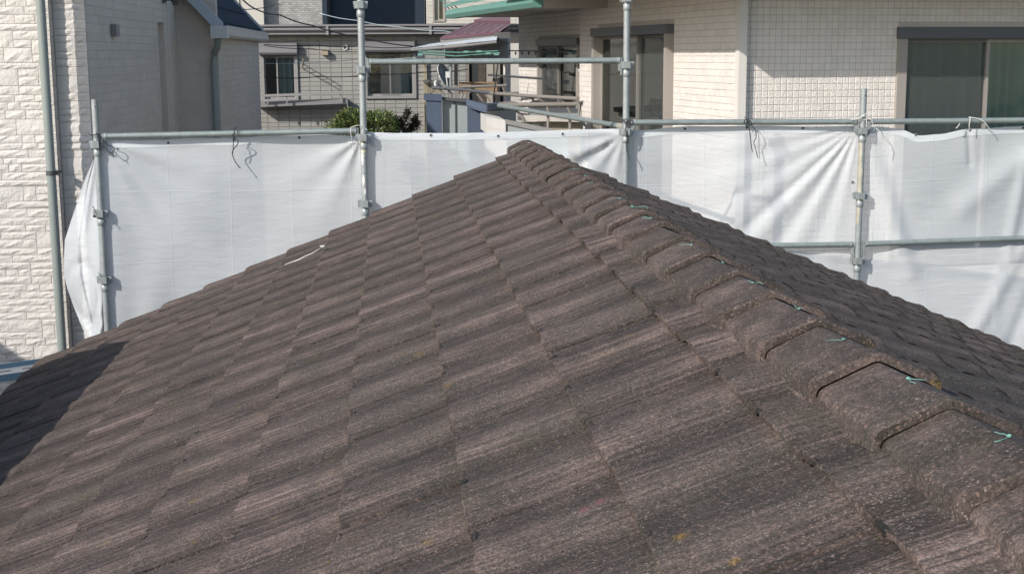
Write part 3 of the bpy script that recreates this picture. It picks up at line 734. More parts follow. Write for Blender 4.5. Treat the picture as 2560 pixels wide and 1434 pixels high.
def window(O, ud, nrm, u0, u1, z0, z1, parent, fmat='frame', head='frame_head', curtain='curtain', cur=(0, 1), screen=True, mull=.5, fr=.045, name='window', headh=.07, proud=.03, label=None, depth=.9, second=None):
    O = Vector((O[0], O[1], 0)); zv = Vector((0, 0, 1))
    P = lambda u, z, d: O+ud*u+zv*z+nrm*d
    f = MB()
    def bar(a, b_, c, d, d0, d1): f.boxf(P(a, c, d0), ud*(b_-a), zv*(d-c), nrm*(d1-d0))
    bar(u0-.003, u0+fr, z0, z1, -.09, proud); bar(u1-fr, u1+.003, z0, z1, -.09, proud); bar(u0, u1, z0-.003, z0+fr, -.088, proud+.002)
    wn = f.build(name, M[fmat], parent)
    if label: wn['label'] = label
    h = MB(); h.boxf(P(u0-.012, z1-headh, -.085), ud*(u1-u0+.024), zv*headh, nrm*(.085+proud+.012)); h.build('head_frame', M[head], wn)
    a0, a1 = u0+fr, u1-fr; um = a0+(a1-a0)*mull; zt_ = z1-headh-.002
    for (s0, s1, dd) in ((a0+.001, um+.018, -.055), (um-.018, a1-.001, -.025)):
        s = MB(); w_ = .028
        for (q0, q1, q2, q3) in ((s0, s0+w_, z0+fr, zt_), (s1-w_, s1, z0+fr, zt_), (s0+w_, s1-w_, z0+fr, z0+fr+.04), (s0+w_, s1-w_, zt_-.03, zt_)):
            s.boxf(P(q0, q2, dd-.012), ud*(q1-q0), zv*(q3-q2), nrm*.024)
        sa = s.build('sash', M[fmat], wn)
        g_ = MB(); g_.boxf(P(s0+w_*.8, z0+fr+.03, dd-.002), ud*(s1-s0-w_*1.6), zv*(zt_-z0-fr-.05), nrm*.004); g_.build('pane', M['glass'], wn)
    if screen:
        s = MB(); q0, q1 = (um, a1) if screen is True else screen; s.quad(P(q0, z0+fr, -.004), P(q1, z0+fr, -.004), P(q1, zt_, -.004), P(q0, zt_, -.004)); s.build('insect_screen', M['screen'], wn, fix=False)
    if curtain:
        cs = [(cur, curtain)]+([second] if second else [])
        for (cc, cm) in cs:
            c = MB(); q0 = a0+(a1-a0)*cc[0]; q1 = a0+(a1-a0)*cc[1]; nf = max(3, int((q1-q0)/.11)); rr = random.Random(int(u0*100)); ph = [rr.uniform(-.8, .8) for _ in range(40)]
            def cf(u, v): return P(q0+(q1-q0)*u, z0+(zt_-z0)*v, -.16+.040*math.sin(u*nf*6.283+ph[int(u*9)]*.6+v*.3)+.012*math.sin(u*nf*15.1+2))
            c.grid(cf, nf*10, 4); c.build('curtain', M[cm], wn, 'all')
    r = MB(); D = depth
    a, b_, c_, d_ = u0-.2, u1+.2, z0-.2, z1+.2
    r.quad(P(a, c_, -D), P(b_, c_, -D), P(b_, d_, -D), P(a, d_, -D)); r.quad(P(a, c_, -D), P(a, d_, -D), P(a, d_, -.12), P(a, c_, -.12)); r.quad(P(b_, c_, -D), P(b_, d_, -D), P(b_, d_, -.12), P(b_, c_, -.12))
    r.quad(P(a, d_, -D), P(b_, d_, -D), P(b_, d_, -.12), P(a, d_, -.12)); r.quad(P(a, c_, -D), P(b_, c_, -D), P(b_, c_, -.12), P(a, c_, -.12)); r.build('room', M['room'], wn)
    return wn
def tiles(O, ud, nrm, u0, u1, z0, z1, ops, tw, th, gap, depth, mt, parent, name, nparts, order=None, stuff_name=None, inset=.005, jit=0., brick=0):
    O = Vector((O[0], O[1], 0)); lst = []
    nu = int(round((u1-u0)/tw)); nz = int(round((z1-z0)/th))
    for j in range(nz):
        for i in range(nu+1):
            a = u0+i*tw-(brick*tw*(j % 2)); c = z0+j*th; a0 = max(a, u0); a1 = min(a+tw, u1)
            if a1-a0 < .015: continue
            ok = True
            for o in ops:
                if a1 > o[0]+.002 and a0 < o[1]-.002 and c+th > o[2]+.002 and c < o[3]-.002:
                    if a0 < o[0] and o[0]-a0 > .02: a1 = o[0]
                    elif a1 > o[1] and a1-o[1] > .02: a0 = o[1]
                    else: ok = False
            if ok and a1-a0 > .012: lst.append((a0, a1, c))
    vis = []
    for t in lst:
        q = proj(O+ud*((t[0]+t[1])/2)+Vector((0, 0, t[2]+th/2)))
        s = 0
        if q and -20 < q[0] < 2580 and -20 < q[1] < 1434: s = 1000-abs(q[1]-(order if order is not None else 0))*.1
        vis.append((s, t))
    vis.sort(key=lambda e: -e[0]); cache = {}
    b = MB(); r = random.Random(3)
    for idx, (s, (a0, a1, c)) in enumerate(vis):
        dp = depth*(1+jit*r.uniform(-1, 1))
        if idx < nparts and s > 0:
            key = round(a1-a0, 3)
            if key not in cache:
                q = MB(); q.frust(Vector((0, 0, 0)), ud*(a1-a0-gap), (0, 0, th-gap), nrm, inset, depth); cache[key] = q.mesh(name, mt)
            o = bpy.data.objects.new(name, cache[key]); col.objects.link(o); o.location = O+ud*(a0+gap/2)+Vector((0, 0, c+gap/2))-nrm*(.001-(dp-depth)*.3); o.parent = parent
        else: b.frust(O+ud*(a0+gap/2)+Vector((0, 0, c+gap/2))-nrm*.001, ud*(a1-a0-gap), (0, 0, th-gap), nrm, inset, dp)
    if b.v: o = b.build(stuff_name or 'outer_'+name+'s', mt, parent); o['kind'] = 'stuff'
XV, YV, ZV = Vector((1, 0, 0)), Vector((0, 1, 0)), Vector((0, 0, 1))

# ------------------------------------------------------------------ left neighbour: stone faced house
YA, YB = 11.3, 11.395
XA = at(146, 420, YA).x; XB = at(228, 300, YB).x
ln = empty('stone_faced_house', (0, 0, 0), 'cream stone faced house with long shaded side wall and blue roof, at the left', 'house')
wf = wall((XA, YA, 0), XV, -YV, -3.2, 0, GZ, 2.25, [], .12, M['stone_gap'], ln, 'projecting_wall')
wr = wall((XA, YA, 0), YV, XV, .003, YB-YA, GZ, 2.25, [], .12, M['greige'], ln, 'return_wall')
wb = wall((XB, YB, 0), XV, -YV, -(XB-XA)+.003, 0, GZ, 2.25, [], .12, M['stone_gap'], ln, 'recessed_wall')
def stones(O, u0, u1, z0, z1, parent, seed, lim):
    r = random.Random(seed); z = z0; rows = []
    while z < z1:
        h = r.choice((.052, .058, .064, .072)); rows.append((z, h)); z += h
    occ = {}; lst = []
    for j, (z, h) in enumerate(rows):
        u = u0
        while u < u1-.02:
            blk = [e for e in occ.get(j, []) if e[0] <= u+1e-4 < e[1]]
            if blk: u = blk[0][1]; continue
            nxt = [e[0] for e in occ.get(j, []) if e[0] > u]
            e = min(u1, u+r.choice((.10, .16, .22, .30, .38, .46)), min(nxt) if nxt else 9e9)
            if u1-e < .05: e = u1
            hh = h
            if j+1 < len(rows) and r.random() < .13 and e-u < .4:
                hh += rows[j+1][1]; occ.setdefault(j+1, []).append((u, e))
            lst.append((u, e, z, hh)); u = e
    b = MB(); cnt = 0
    for (u, e, z, h) in lst:
        o = Vector((O[0]+u, O[1], z)); q = proj(o+Vector(((e-u)/2, 0, h/2)))
        vis = q and -80 < q[0] < 260 and -30 < q[1] < 960
        dp = r.uniform(.005, .011); n = MB()
        nx = max(2, int((e-u)/.05)); g_ = .0045
        # rough split face: little grid with random relief, edges tucked back
        def ff(a, c, u=u, e=e, h=h, dp=dp):
            edge = 0 if 0 < a < 1 and 0 < c < 1 else 1
            return (g_/2+(e-u-g_)*a, -(dp*(.45 if edge else 1)+(0 if edge else r.uniform(-.004, .005))), g_/2+(h-g_)*c)
        n.grid(ff, nx, 3)
        c8 = [(g_/2, 0, g_/2), (e-u-g_/2, 0, g_/2), (e-u-g_/2, 0, h-g_/2), (g_/2, 0, h-g_/2)]; d8 = [(x, -dp*.45, zz) for x, _, zz in c8]
        for i in range(4): k = (i+1) % 4; n.quad(c8[i], c8[k], d8[k], d8[i])
        if vis and cnt < lim:
            ob = n.build('stone', M['stone'], parent); ob.location = o; cnt += 1
        else:
            base = len(b.v); b.v += [v+o for v in n.v]; b.f += [tuple(base+i for i in f) for f in n.f]; b.m += [0]*len(n.f)
    if b.v: ob = b.build('outer_stones', M['stone'], parent); ob['kind'] = 'stuff'
stones((XA, YA), -1.35, 0, -3.2, 2.2, wf, 5, 230)
stones((XB, YB), -(XB-XA)+.01, 0, -3.2, 2.2, wb, 6, 70)
# shaded side wall (one storey of courses), up to the corner
def onX(x, y, X_):
    d = Fw+(x-1280)/FPX*Rt2+(y-717)/FPX*Dn2; return CAM+d*((X_-CAM.x)/d.x)
YC = onX(450, 200, XB).y; S0, S1 = onX(400, 200, XB).y, onX(416, 200, XB).y
SO = [(S0-YB, S1-YB, -3.0, onX(400, 56, XB).z)]
sw = wall((XB, YB, 0), YV, XV, .125, YC-YB, GZ, 2.25, SO, .12, M['greige'], ln, 'side_wall')
def courses(O, ud, nrm, u0, u1, z0, z1, ops, h, parent, seed, mt, lmin, lmax, dp=.007, gap=.003):
    r = random.Random(seed); b = MB(); O = Vector((O[0], O[1], 0)); z = z0
    while z < z1:
        u = u0
        while u < u1-.01:
            e = min(u1, u+r.uniform(lmin, lmax)); 
            if u1-e < .06: e = u1
            segs = [(u, e)]
            for o in ops:
                if z+h > o[2] and z < o[3]:
                    ns = []
                    for a, c in segs:
                        if c <= o[0] or a >= o[1]: ns.append((a, c))
                        else:
                            if a < o[0]: ns.append((a, o[0]))
                            if c > o[1]: ns.append((o[1], c))
                    segs = ns
            for a, c in segs:
                if c-a > .02: b.frust(O+ud*(a+gap/2)+ZV*(z+gap/2)-nrm*.001, ud*(c-a-gap), (0, 0, h-gap), nrm, .004, dp*r.uniform(.6, 1.25))
            u = e
        z += h
    o = b.build('siding_courses', mt, parent); o['kind'] = 'stuff'; return o
courses((XB, YB), YV, XV, .02, YC-YB, -1.5, 2.0, SO, .072, sw, 1, M['greige'], .18, .7, dp=.005, gap=.003)
courses((XA, YA), YV, XV, .01, YB-YA, -3, 2.2, [], .13, wr, 2, M['greige'], .3, .5, dp=.005)
# tall slot recess
b = MB(); sx = XB-.115
b.quad((sx, S0-.2, -3.2), (sx, S1+.2, -3.2), (sx, S1+.2, 1.3), (sx, S0-.2, 1.3)); b.build('slot_recess', M['smooth'], ln)
for y0_, y1_ in ((S1+.2, S1+.28), (YC-.05, YC+.02)):
    b = MB(); b.box(XB+.001, XB+.014, y0_, y1_, GZ, 2.2); b.build('joint_trim', M['smooth'], ln)
XR = -2.93; YF = 21.35
rg = wall((XB+.125, YC, 0), XV, -YV, -.12, XR-XB-.125, GZ, 1.6, [], .12, M['greige'], ln, 'rear_gable_wall')
courses((XB, YC), XV, -YV, .005, XR-XB, -2, 1.55, [], .16, rg, 4, M['greige'], .2, .24, dp=.005)
rs_ = wall((XR, YC, 0), YV, XV, 0, YF-YC, GZ, .96, [], .12, M['greige'], ln, 'rear_side_wall')
tiles((XR, YC), YV, XV, 0.01, YF-YC, -1.5, .80, [], .28, .075, .006, .006, M['greige'], rs_, 'wall_tile', 0, stuff_name='small_wall_tiles')
b = MB(); bk = wall((XR-8, YF, 0), XV, YV, 0, 8, GZ, .96, [], .12, M['greige'], ln, 'back_wall')
# blue roof of the rear wing, 47 degrees
XE, ZE, SLP = -2.855, .955, 1.09
roofp = MB(); y0, y1 = 16.08, 21.45
roofp.boxf((XE, y0+.03, ZE), (-2.2, 0, 2.2*SLP), (0, y1-y0-.06, 0), (0, 0, -.05)); rp = roofp.build('blue_roof', M['blue_roof'], ln)
for i in range(10):
    c = MB(); x0 = XE-.03-.2*i; c.boxf((x0, y0+.03, ZE+.03*SLP+.2*i*SLP+.006), (-.19, 0, .19*SLP-.012), (0, y1-y0-.06, 0), (0, 0, .010)); c.build('slate_course', M['blue_roof'], rp)
for (ya, yb_) in ((y0-.05, y0+.03), (y1-.03, y1+.03)):
    c = MB(); c.boxf((XE+.02, ya, ZE+.03), (-2.2, 0, 2.2*SLP), (0, yb_-ya, 0), (0, 0, -.17)); c.build('bargeboard', M['blue_trim'], rp)
gt = MB(); n = 10
prof = [(.0, 0), (.0, -.10), (.02, -.125), (.10, -.125), (.13, -.10), (.135, 0)]
for (a, c) in zip(prof, prof[1:]): gt.quad((XR+.005+a[0], y0, ZE+a[1]-.01), (XR+.005+c[0], y0, ZE+c[1]-.01), (XR+.005+c[0], y1+.12, ZE+c[1]-.01), (XR+.005+a[0], y1+.12, ZE+a[1]-.01))
gt.poly([(XR+.005+a, y0, ZE+z-.01) for a, z in prof]); gt.box(XR+.13, XR+.148, y0-.005, y1+.125, ZE-.022, ZE-.004); gt.build('gutter', M['gutter'], ln, fix=False)
b = MB(); b.box(XR-.03, XR+.16, y0-.16, y0+.02, ZE-.15, ZE-.01); b.build('gutter_box', M['gutter'], ln)
b = MB(); b.tube([(XR+.04, YC-.25, ZE-.15), (XR+.03, YC-.24, ZE-.24), (XR-.03, YC-.06, ZE-.32), (XR-.04, YC-.055, ZE-.42), (XR-.04, YC-.055, GZ)], .041, 12); b.build('downpipe', M['pipe'], ln, 60)
# tall downpipe on the front and small fittings
xp0, xp1 = at(111, 20, YA-.13), at(156, 850, YA-.13)
xpp = at(127, 420, YA-.13).x
b = MB(); b.tube([(xpp, YA-.13, GZ), (xpp, YA-.13, 2.25)], .036, 18); dp_ = b.build('front_downpipe', M['pipe'], ln, 60)
b = MB(); zc = at(145, 432, YA-.13).z; b.tube([(xpp, YA-.13, zc-.018), (xpp, YA-.13, zc+.018)], .040, 18); b.box(xpp-.01, xpp+.05, YA-.13, YA, zc-.012, zc+.012); b.build('pipe_clamp', M['steel_dark'], ln)
q = at(281, 76, 12.2); yy = 12.35
Y_ = CAM.y; d = Fw+(281-1280)/FPX*Rt2+(76-717)/FPX*Dn2; q = CAM+d*((XB-CAM.x)/d.x)
b = MB(); b.boxf((XB+.01, q.y-.10, q.z-.055), (.045, 0, 0), (0, .15, 0), (0, 0, .105)); b.build('vent_cover', M['grey_metal'], ln)
d = Fw+(408-1280)/FPX*Rt2+(4-717)/FPX*Dn2; q = CAM+d*((XB-CAM.x)/d.x)
b = MB(); b.boxf((XB+.005, q.y-.12, q.z-.02), (.03, 0, 0), (0, .1, 0), (0, 0, .12)); b.tube([(XB+.03, q.y-.07, q.z+.02), (XB+.10, q.y-.07, q.z+.03), (XB+.15, q.y-.12, q.z-.01)], [.02, .025, .045], 10); b.build('wall_lamp', M['steel_dark'], ln)
# unseen block added further left to shade the foot of the stone wall
nw = empty('shade_block', (0, 0, 0), 'unseen low cream block added to shade the foot of the stone wall', 'building')
src = at(45, 885, YA); t = (src.x+6.6)/L.x; sp = src-L*t
b = MB(); b.box(-13, -6.6, 2, sp.y+.9, GZ, sp.z); b.build('wall', M['stucco'], nw)

# ------------------------------------------------------------------ right neighbour: cream tiled house, turned 9 degrees
AR = R(9); sV = Vector((-math.sin(AR), math.cos(AR), 0)); rV = Vector((math.cos(AR), math.sin(AR), 0))
CO = Vector((1.964, 11.3, 0))
rh = empty('cream_tiled_house', (0, 0, 0), 'cream tiled house with green gutter and dark sliding windows, upper right', 'house')
ZE2 = 1.26
fops = [(1.463, 4.2, -1.25, .825)]
TOPR = ZE2+.02
fw = wall(CO, rV, -sV, .003, 7, GZ, TOPR, fops, .14, M['cream_joint'], rh, 'front_wall')
ops1 = [(1.528, 3.873, -1.15, .885)]
s1 = wall(CO, sV, -rV, 0, 4.552, GZ, TOPR, ops1, .14, M['cream_joint'], rh, 'side_wall')
RC = .17; ops2 = [(5.12, 6.98, -1.0, .80)]
O2 = CO+rV*RC
s2 = wall(O2, sV, -rV, 4.40, 8.05, GZ, 1.15, ops2, .14, M['cream_joint'], rh, 'rear_side_wall')
wall(CO+sV*4.552, rV, sV, 0, .3, GZ, TOPR, [], .1, M['cream_joint'], rh, 'step_wall')
wall(O2+sV*8.05, rV, sV, -.0, 6.8, GZ, TOPR, [], .12, M['cream_joint'], rh, 'back_wall')
T = .0575
tiles(CO, rV, -sV, .04, 4.2, -1.95, TOPR-.02, fops, T, T, .0035, .0055, M['cream_tile'], fw, 'square_tile', 300, order=250, jit=.4)
tiles(CO, sV, -rV, .02, 4.552, -1.6, TOPR-.02, ops1, T, T, .0035, .0055, M['cream_tile'], s1, 'square_tile', 0, jit=.3, stuff_name='small_square_tiles')
tiles(O2, sV, -rV, 4.56, 8.05, -1.4, 1.13, ops2, T, T, .0045, .0055, M['cream_tile'], s2, 'square_tile', 0, jit=.3, stuff_name='small_square_tiles')
b = MB(); b.boxf(CO-rV*.028-sV*.062+ZV*GZ, rV*.072, sV*.075, (0, 0, TOPR-GZ)); b.build('corner_post', M['cream_post'], rh)
# roof: soffit, fascia, green gutter, hip roof over it
OV, OF = .80, .75
def ring(o, z): return [CO-rV*o-sV*OF*(o/OV)+ZV*z, CO+rV*7-sV*OF*(o/OV)+ZV*z, CO+rV*7+sV*(8.05+o)+ZV*z, CO-rV*o+sV*(8.05+o)+ZV*z]
GP = [(0, .02), (0, .09), (.10, .10), (.125, .03), (.10, -.02), (.02, -.02)]
for (za_, a0, a1) in ((ZE2, -OF, 4.62), (1.12, 3.55, 8.05+.15)):
    OV = .80 if za_ > 1.2 else .70
    b = MB(); b.boxf(CO-rV*OV+sV*a0+ZV*za_, rV*(7+OV), sV*(a1-a0), (0, 0, .03)); b.build('soffit', M['soffit'], rh)
    b = MB(); b.boxf(CO-rV*(OV+.02)+sV*a0+ZV*(za_-.02), rV*.02, sV*(a1-a0), (0, 0, .13)); b.boxf(CO-rV*(OV+.02)+sV*(a0-.02)+ZV*(za_-.02), rV*7.8, sV*.02, (0, 0, .13)); b.build('fascia', M['soffit'], rh)
    b = MB()
    for (a, c) in zip(GP, GP[1:]+GP[:1]):
        p0, p1 = CO-rV*(OV+.021+a[0])+ZV*(za_+a[1]), CO-rV*(OV+.021+c[0])+ZV*(za_+c[1]); b.quad(p0+sV*(a0-.02), p1+sV*(a0-.02), p1+sV*(a1+.03), p0+sV*(a1+.03))
    for e in (a0-.02, a1+.03): b.poly([CO-rV*(OV+.021+x)+sV*e+ZV*(za_+z) for x, z in GP])
    b.build('gutter', M['green_metal'], rh, fix=False)
    b = MB(); b.boxf(CO-rV*(OV+.16)+sV*a0+ZV*(za_+.135), rV*1.4+ZV*.42, sV*(a1-a0+.05), (0, 0, .03)); b.build('roof', M['green_metal'], rh)
OV = .70
b = MB(); b.boxf(CO+rV*.5-sV*OF+ZV*(ZE2+.5), rV*6, sV*(8.05+OF), (0, 0, .5)); b.build('upper_roof', M['green_metal'], rh)
ge = 8.05+.18
b = MB()
for q in range(3): b.tube([CO-rV*(OV+.10)+sV*(ge-.1-.25*q)+ZV*(1.12+.11), CO-rV*(OV+.2)+sV*(ge-.05-.2*q)+ZV*(1.12+.22), CO-rV*(OV+.05)+sV*(ge-.3-.2*q)+ZV*(1.12+.32)], .008, 6)
b.build('snow_guard', M['green_metal'], rh)
window(CO, rV, -sV, *fops[0], rh, curtain='curtain', cur=(.0, .33), second=((.33, 1.), 'curtain_green'), mull=.318, screen=(1.55, 2.33), headh=.10, fr=.085, label='wide dark sliding window on the front wall, upper half in shade', fmat='frame', name='front_window', depth=1.4)
window(CO, sV, -rV, *ops1[0], rh, curtain='curtain_green', cur=(.46, .78), second=((.0, .47), 'curtain'), mull=.46, screen=(1.60, 2.62), headh=.09, fr=.07, proud=.075, label='near side window with screen and pale green curtain', name='side_window')
window(O2, sV, -rV, *ops2[0], rh, curtain='curtain', cur=(.0, .55), mull=.55, screen=(6.0, 6.9), headh=.09, fr=.06, label='farther side window above the balcony', name='side_window')
# exhaust hood at the step
b = MB(); b.grid(lambda u, v: CO+rV*(RC-.10*math.sin(v*1.57)*math.sin(.3+u*2.5))+sV*(4.72+.26*u)+ZV*(.32+.11*v), 10, 6); b.build('vent_hood', M['white'], rh, 'all')
# laundry rail along the side wall
b = MB(); b.tube([CO-rV*.0+sV*4.7+ZV*.635, CO-rV*.05+sV*8.3+ZV*.66], .010, 6)
for i in range(9): q = CO-rV*.03+sV*(5.0+.35*i)+ZV*.64; b.tube([q, q-ZV*.04], .012, 6)
b.build('laundry_pole', M['steel_dark'], rh)
b = MB(); b.tube([CO-rV*.12+sV*5.6+ZV*.31, CO-rV*.35+sV*7.7+ZV*.33], .016, 6); b.tube([CO-rV*.33+sV*7.2+ZV*.55, CO-rV*.33+sV*7.5+ZV*.05], .010, 6); b.build('laundry_bracket', M['steel_dark'], rh)

# near balcony of the cream house
bl = empty('roof_balcony', (0, 0, 0), 'balcony with taupe handrails and white cladding in front of the cream house', 'balcony')
Yb = 14.6
def rod(pts, r, mt, parent, name, n=8): b = MB(); b.tube(pts, r, n); return b.build(name, mt, parent, 60)
c_far = at(1247, 264, Yb); 
rod([c_far, at(1400, 290, 12.3), at(1556, 316, 10.35)], .021, M['steel_green'], bl, 'handrail', 12)
rod([at(1548, 315.5, 10.42), at(1562, 318, 10.28)], .026, M['steel_cream'], bl, 'rail_end_cap', 12)
rod([c_far, at(1330, 262, Yb), at(1440, 261, Yb)], .026, M['brown_rail'], bl, 'handrail', 12)
for (pts) in ([(1290, 277, 14.0), (1302, 287, 13.95), (1309, 297, 13.95), (1310, 306, 13.95)], [(1444, 252, 14.6), (1449, 265, 14.6), (1447, 290, 14.6)], [(1450, 300, 11.8), (1462, 312, 11.8), (1478, 326, 11.8)], [(1368, 266, 14.6), (1371, 280, 14.6)], [(1418, 268, 14.6), (1427, 284, 14.6)], [(1370, 288, 12.8), (1370, 330, 12.8)], [(1425, 296, 12.1), (1425, 330, 12.1)]):
    rod([at(*q) for q in pts], .014, M['brown_rail'], bl, 'bracket')
def slab(p0, p1, yd, h, mt, parent, name, th=None):
    """board from p0 to p1 (top edge), height h down, depth yd away"""
    b = MB(); b.boxf(p0-ZV*h, p1-p0, Vector((0, yd, 0)), (0, 0, h)); return b.build(name, mt, parent)
slab(at(1215, 291, 15.0), at(1264, 301, 14.2), .9, .115, M['white_panel'], bl, 'cladding_board')
slab(at(1215, 307, 15.02), at(1264, 319, 14.22), .9, .115, M['white_panel'], bl, 'cladding_board')
slab(at(1226, 322, 15.04), at(1268, 331, 14.3), .9, 1.0, M['cream_tile'], bl, 'cladding_board')
slab(at(1265, 299, 14.1), at(1422, 331, 11.6), .10, .045, M['grey_light'], bl, 'parapet_cap')
slab(at(1270, 307, 14.15), at(1422, 342, 11.65), .03, .8, M['frost'], bl, 'frosted_panel')
slab(at(1295, 288, 14.5), at(1452, 291, 14.4), .05, .06, M['cream_joint'], bl, 'parapet_cap')
slab(at(1295, 305, 14.6), at(1452, 304, 14.5), .05, .8, M['tan'], bl, 'parapet')
for i in range(6):
    slab(at(1305+i*27, 308, 14.55), at(1323+i*27, 307.5, 14.55), .02, .35, M['cladding'], bl, 'parapet_slat')
slab(at(1262, 262, 14.9), at(1300, 259, 14.9), .8, .03, M['grey_light'], bl, 'shelf')
b = MB(); b.grid(lambda u, v: at(1325+34*u, 255+6*v-5*math.sin(u*3.1)*(1-v), 14.9)+Vector((0, .2*v, 0)), 10, 4)
tag(b.build('white_cloth', M['white'], None, 'all'), 'white folded cloth lying on the balcony behind the handrail', 'cloth')
slab(at(1330, 270, 14.9), at(1448, 273, 14.9), .4, .055, M['frame_head'], bl, 'dark_ledge')
slab(at(1330, 282, 14.8), at(1448, 284, 14.8), .4, .055, M['frost'], bl, 'ledge_panel')

# blue balcony, farther
bb = empty('slate_blue_balcony', (0, 0, 0), 'slate blue balcony with frosted panels behind the white sheet, centre', 'balcony')
Y2 = 19.5
for (x0, x1, yt, yd, mt, nm) in ((1066, 1104, 252, .25, 'blue_wall', 'pier'), (1170, 1216, 258, .3, 'blue_wall', 'pier'), (1106, 1137, 250, .02, 'frost', 'frosted_panel'), (1139, 1168, 251, .02, 'frost', 'frosted_panel')):
    p0 = at(x0, yt, Y2+(.02 if nm == 'pier' else .12)); p1 = at(x1, yt, Y2+(.02 if nm == 'pier' else .12)); slab(p0, p1, yd, 1.6, M[mt], bb, nm)
slab(at(1137, 250, Y2+.10), at(1139.5, 250, Y2+.10), .06, 1.6, M['frame_head'], bb, 'panel_post')
slab(at(1061, 236, Y2), at(1105, 238, Y2), .45, .085, M['blue_wall'], bb, 'pier_cap')
slab(at(1061, 245, Y2+.01), at(1105, 247, Y2+.01), .40, .03, M['blue_wall'], bb, 'pier_cap')
slab(at(1105, 243, Y2+.05), at(1166, 249, Y2+.05), .20, .04, M['frame_head'], bb, 'panel_cap')
slab(at(1166, 249, Y2), at(1218, 263, Y2-.2), .6, .085, M['blue_wall'], bb, 'pier_cap')
slab(at(1170, 260, Y2+.01), at(1216, 274, Y2-.19), .55, .05, M['blue_wall'], bb, 'pier_cap')
slab(at(1216, 262, Y2-.2), at(1290, 256, Y2+1.6), .5, .085, M['blue_wall'], bb, 'pier_cap')
slab(at(1216, 278, Y2-.1), at(1290, 274, Y2+1.5), .3, 1., M['soffit'], bb, 'inner_wall')
rod([at(1082, 219, 21), at(1160, 224.5, 20), at(1228, 233, 19)], .024, M['frame_head'], bb, 'handrail', 10)
rod([at(1228, 233.5, 19), at(1340, 241, 16.6), at(1445, 247, 15.6)], .024, M['brown_rail'], bb, 'handrail', 10)
rod([at(1228, 234, 19), at(1330, 233, 19.5)], .022, M['brown_rail'], bb, 'handrail', 10)
rod([at(1150, 218, 20.6), at(1266, 214, 20.6)], .022, M['brown_rail'], bb, 'handrail', 10)
for (pts) in ([(1098, 222, 20.8), (1112, 240, 20.8)], [(1118, 223, 20.5), (1131, 236, 20.5), (1129, 243, 20.5)], [(1154, 226, 20.1), (1157, 238, 20.1), (1152, 246, 20.1)], [(1192, 234, 19.4), (1206, 252, 19.4)], [(1213, 236, 19.2), (1227, 255, 19.2)], [(1256, 216, 20.6), (1262, 232, 20.6)], [(1306, 238, 17.3), (1301, 254, 17.3)], [(1345, 243, 16.5), (1358, 256, 16.5)], [(1400, 246, 16), (1412, 258, 16)], [(1434, 249, 15.7), (1445, 262, 15.7), (1446, 286, 15.7)], [(1325, 241, 17), (1338, 256, 17)]):
    rod([at(*q) for q in pts], .014, M['brown_rail'], bb, 'bracket')
bp = tag(slab(at(1147, 206, 21), at(1243, 204.5, 21), .05, .165, M['wood'], None, 'wooden_board'), 'sun bleached wooden board propped behind the balcony rail, beside the dish', 'board')

# satellite dish
sdx = empty('satellite_dish', (0, 0, 0), 'big grey satellite dish seen edge on, on a short mast by the blue balcony', 'satellite dish')
c = at(1112, 188, 20.9); ax = Vector((.80, -.45, .38)).normalized(); e1 = ax.cross(ZV).normalized(); e2 = e1.cross(ax)
def dishf(u, v):
    rr = .215*max(.001, u); return c+e1*math.cos(v*6.2832)*rr*.9+e2*math.sin(v*6.2832)*rr*.85+ax*(rr*rr*1.1-.05)
b = MB(); b.grid(dishf, 8, 28); b.build('reflector', M['dish'], sdx, 'all')
b = MB(); b.tube([dishf(1, i/24) for i in range(25)], .007, 6); b.build('rim', M['white'], sdx, 'all')
rod([at(1127, 160, 20.7), at(1127, 216, 20.7)], .022, M['pipe'], sdx, 'mast')
rod([at(1119, 214, 20.6), at(1116, 190, 20.55)], .012, M['white'], sdx, 'feed_arm')
b = MB(); q = at(1119, 186, 20.5); b.boxf(q-Vector((.03, .03, .05)), (.06, 0, 0), (0, .06, 0), (0, 0, .09)); b.build('receiver', M['white'], sdx)
rod([at(1103, 216, 20.5), at(1089, 204, 20.3)], .016, M['white'], sdx, 'strut')
rod([at(1089, 215, 20.3), at(1088, 203, 20.3)], .022, M['white'], sdx, 'strut')

# ------------------------------------------------------------------ grey tiled house in the middle distance
YH = 28.0
gh = empty('grey_tiled_house', (0, 0, 0), 'grey block tiled house with shuttered windows in the middle distance', 'house')
OH = at(640, 200, YH); gx0 = 0; gx1 = at(1262, 200, YH).x-OH.x; zt2 = at(900, 84, YH).z
U_ = lambda x, y=200: at(x, y, YH).x-OH.x
Zh = lambda y, x=900: at(x, y, YH).z
gops = [(U_(655), U_(745), Zh(254, 700), Zh(137, 700)), (U_(912), U_(1040), Zh(246, 980), Zh(130, 980))]
gw = wall(OH, XV, -YV, 0, gx1, GZ, zt2+.02, gops, .15, M['grey_joint'], gh, 'wall')
shx = [(U_(650), U_(746), Zh(137, 700), Zh(108, 700)), (U_(900), U_(1037), Zh(130, 980), Zh(104, 980))]
tiles(OH, XV, -YV, 0, gx1, Zh(350), zt2, gops+shx, .2155, .0905, .010, .010, M['grey_tile'], gw, 'block_tile', 300, order=200, inset=.008)
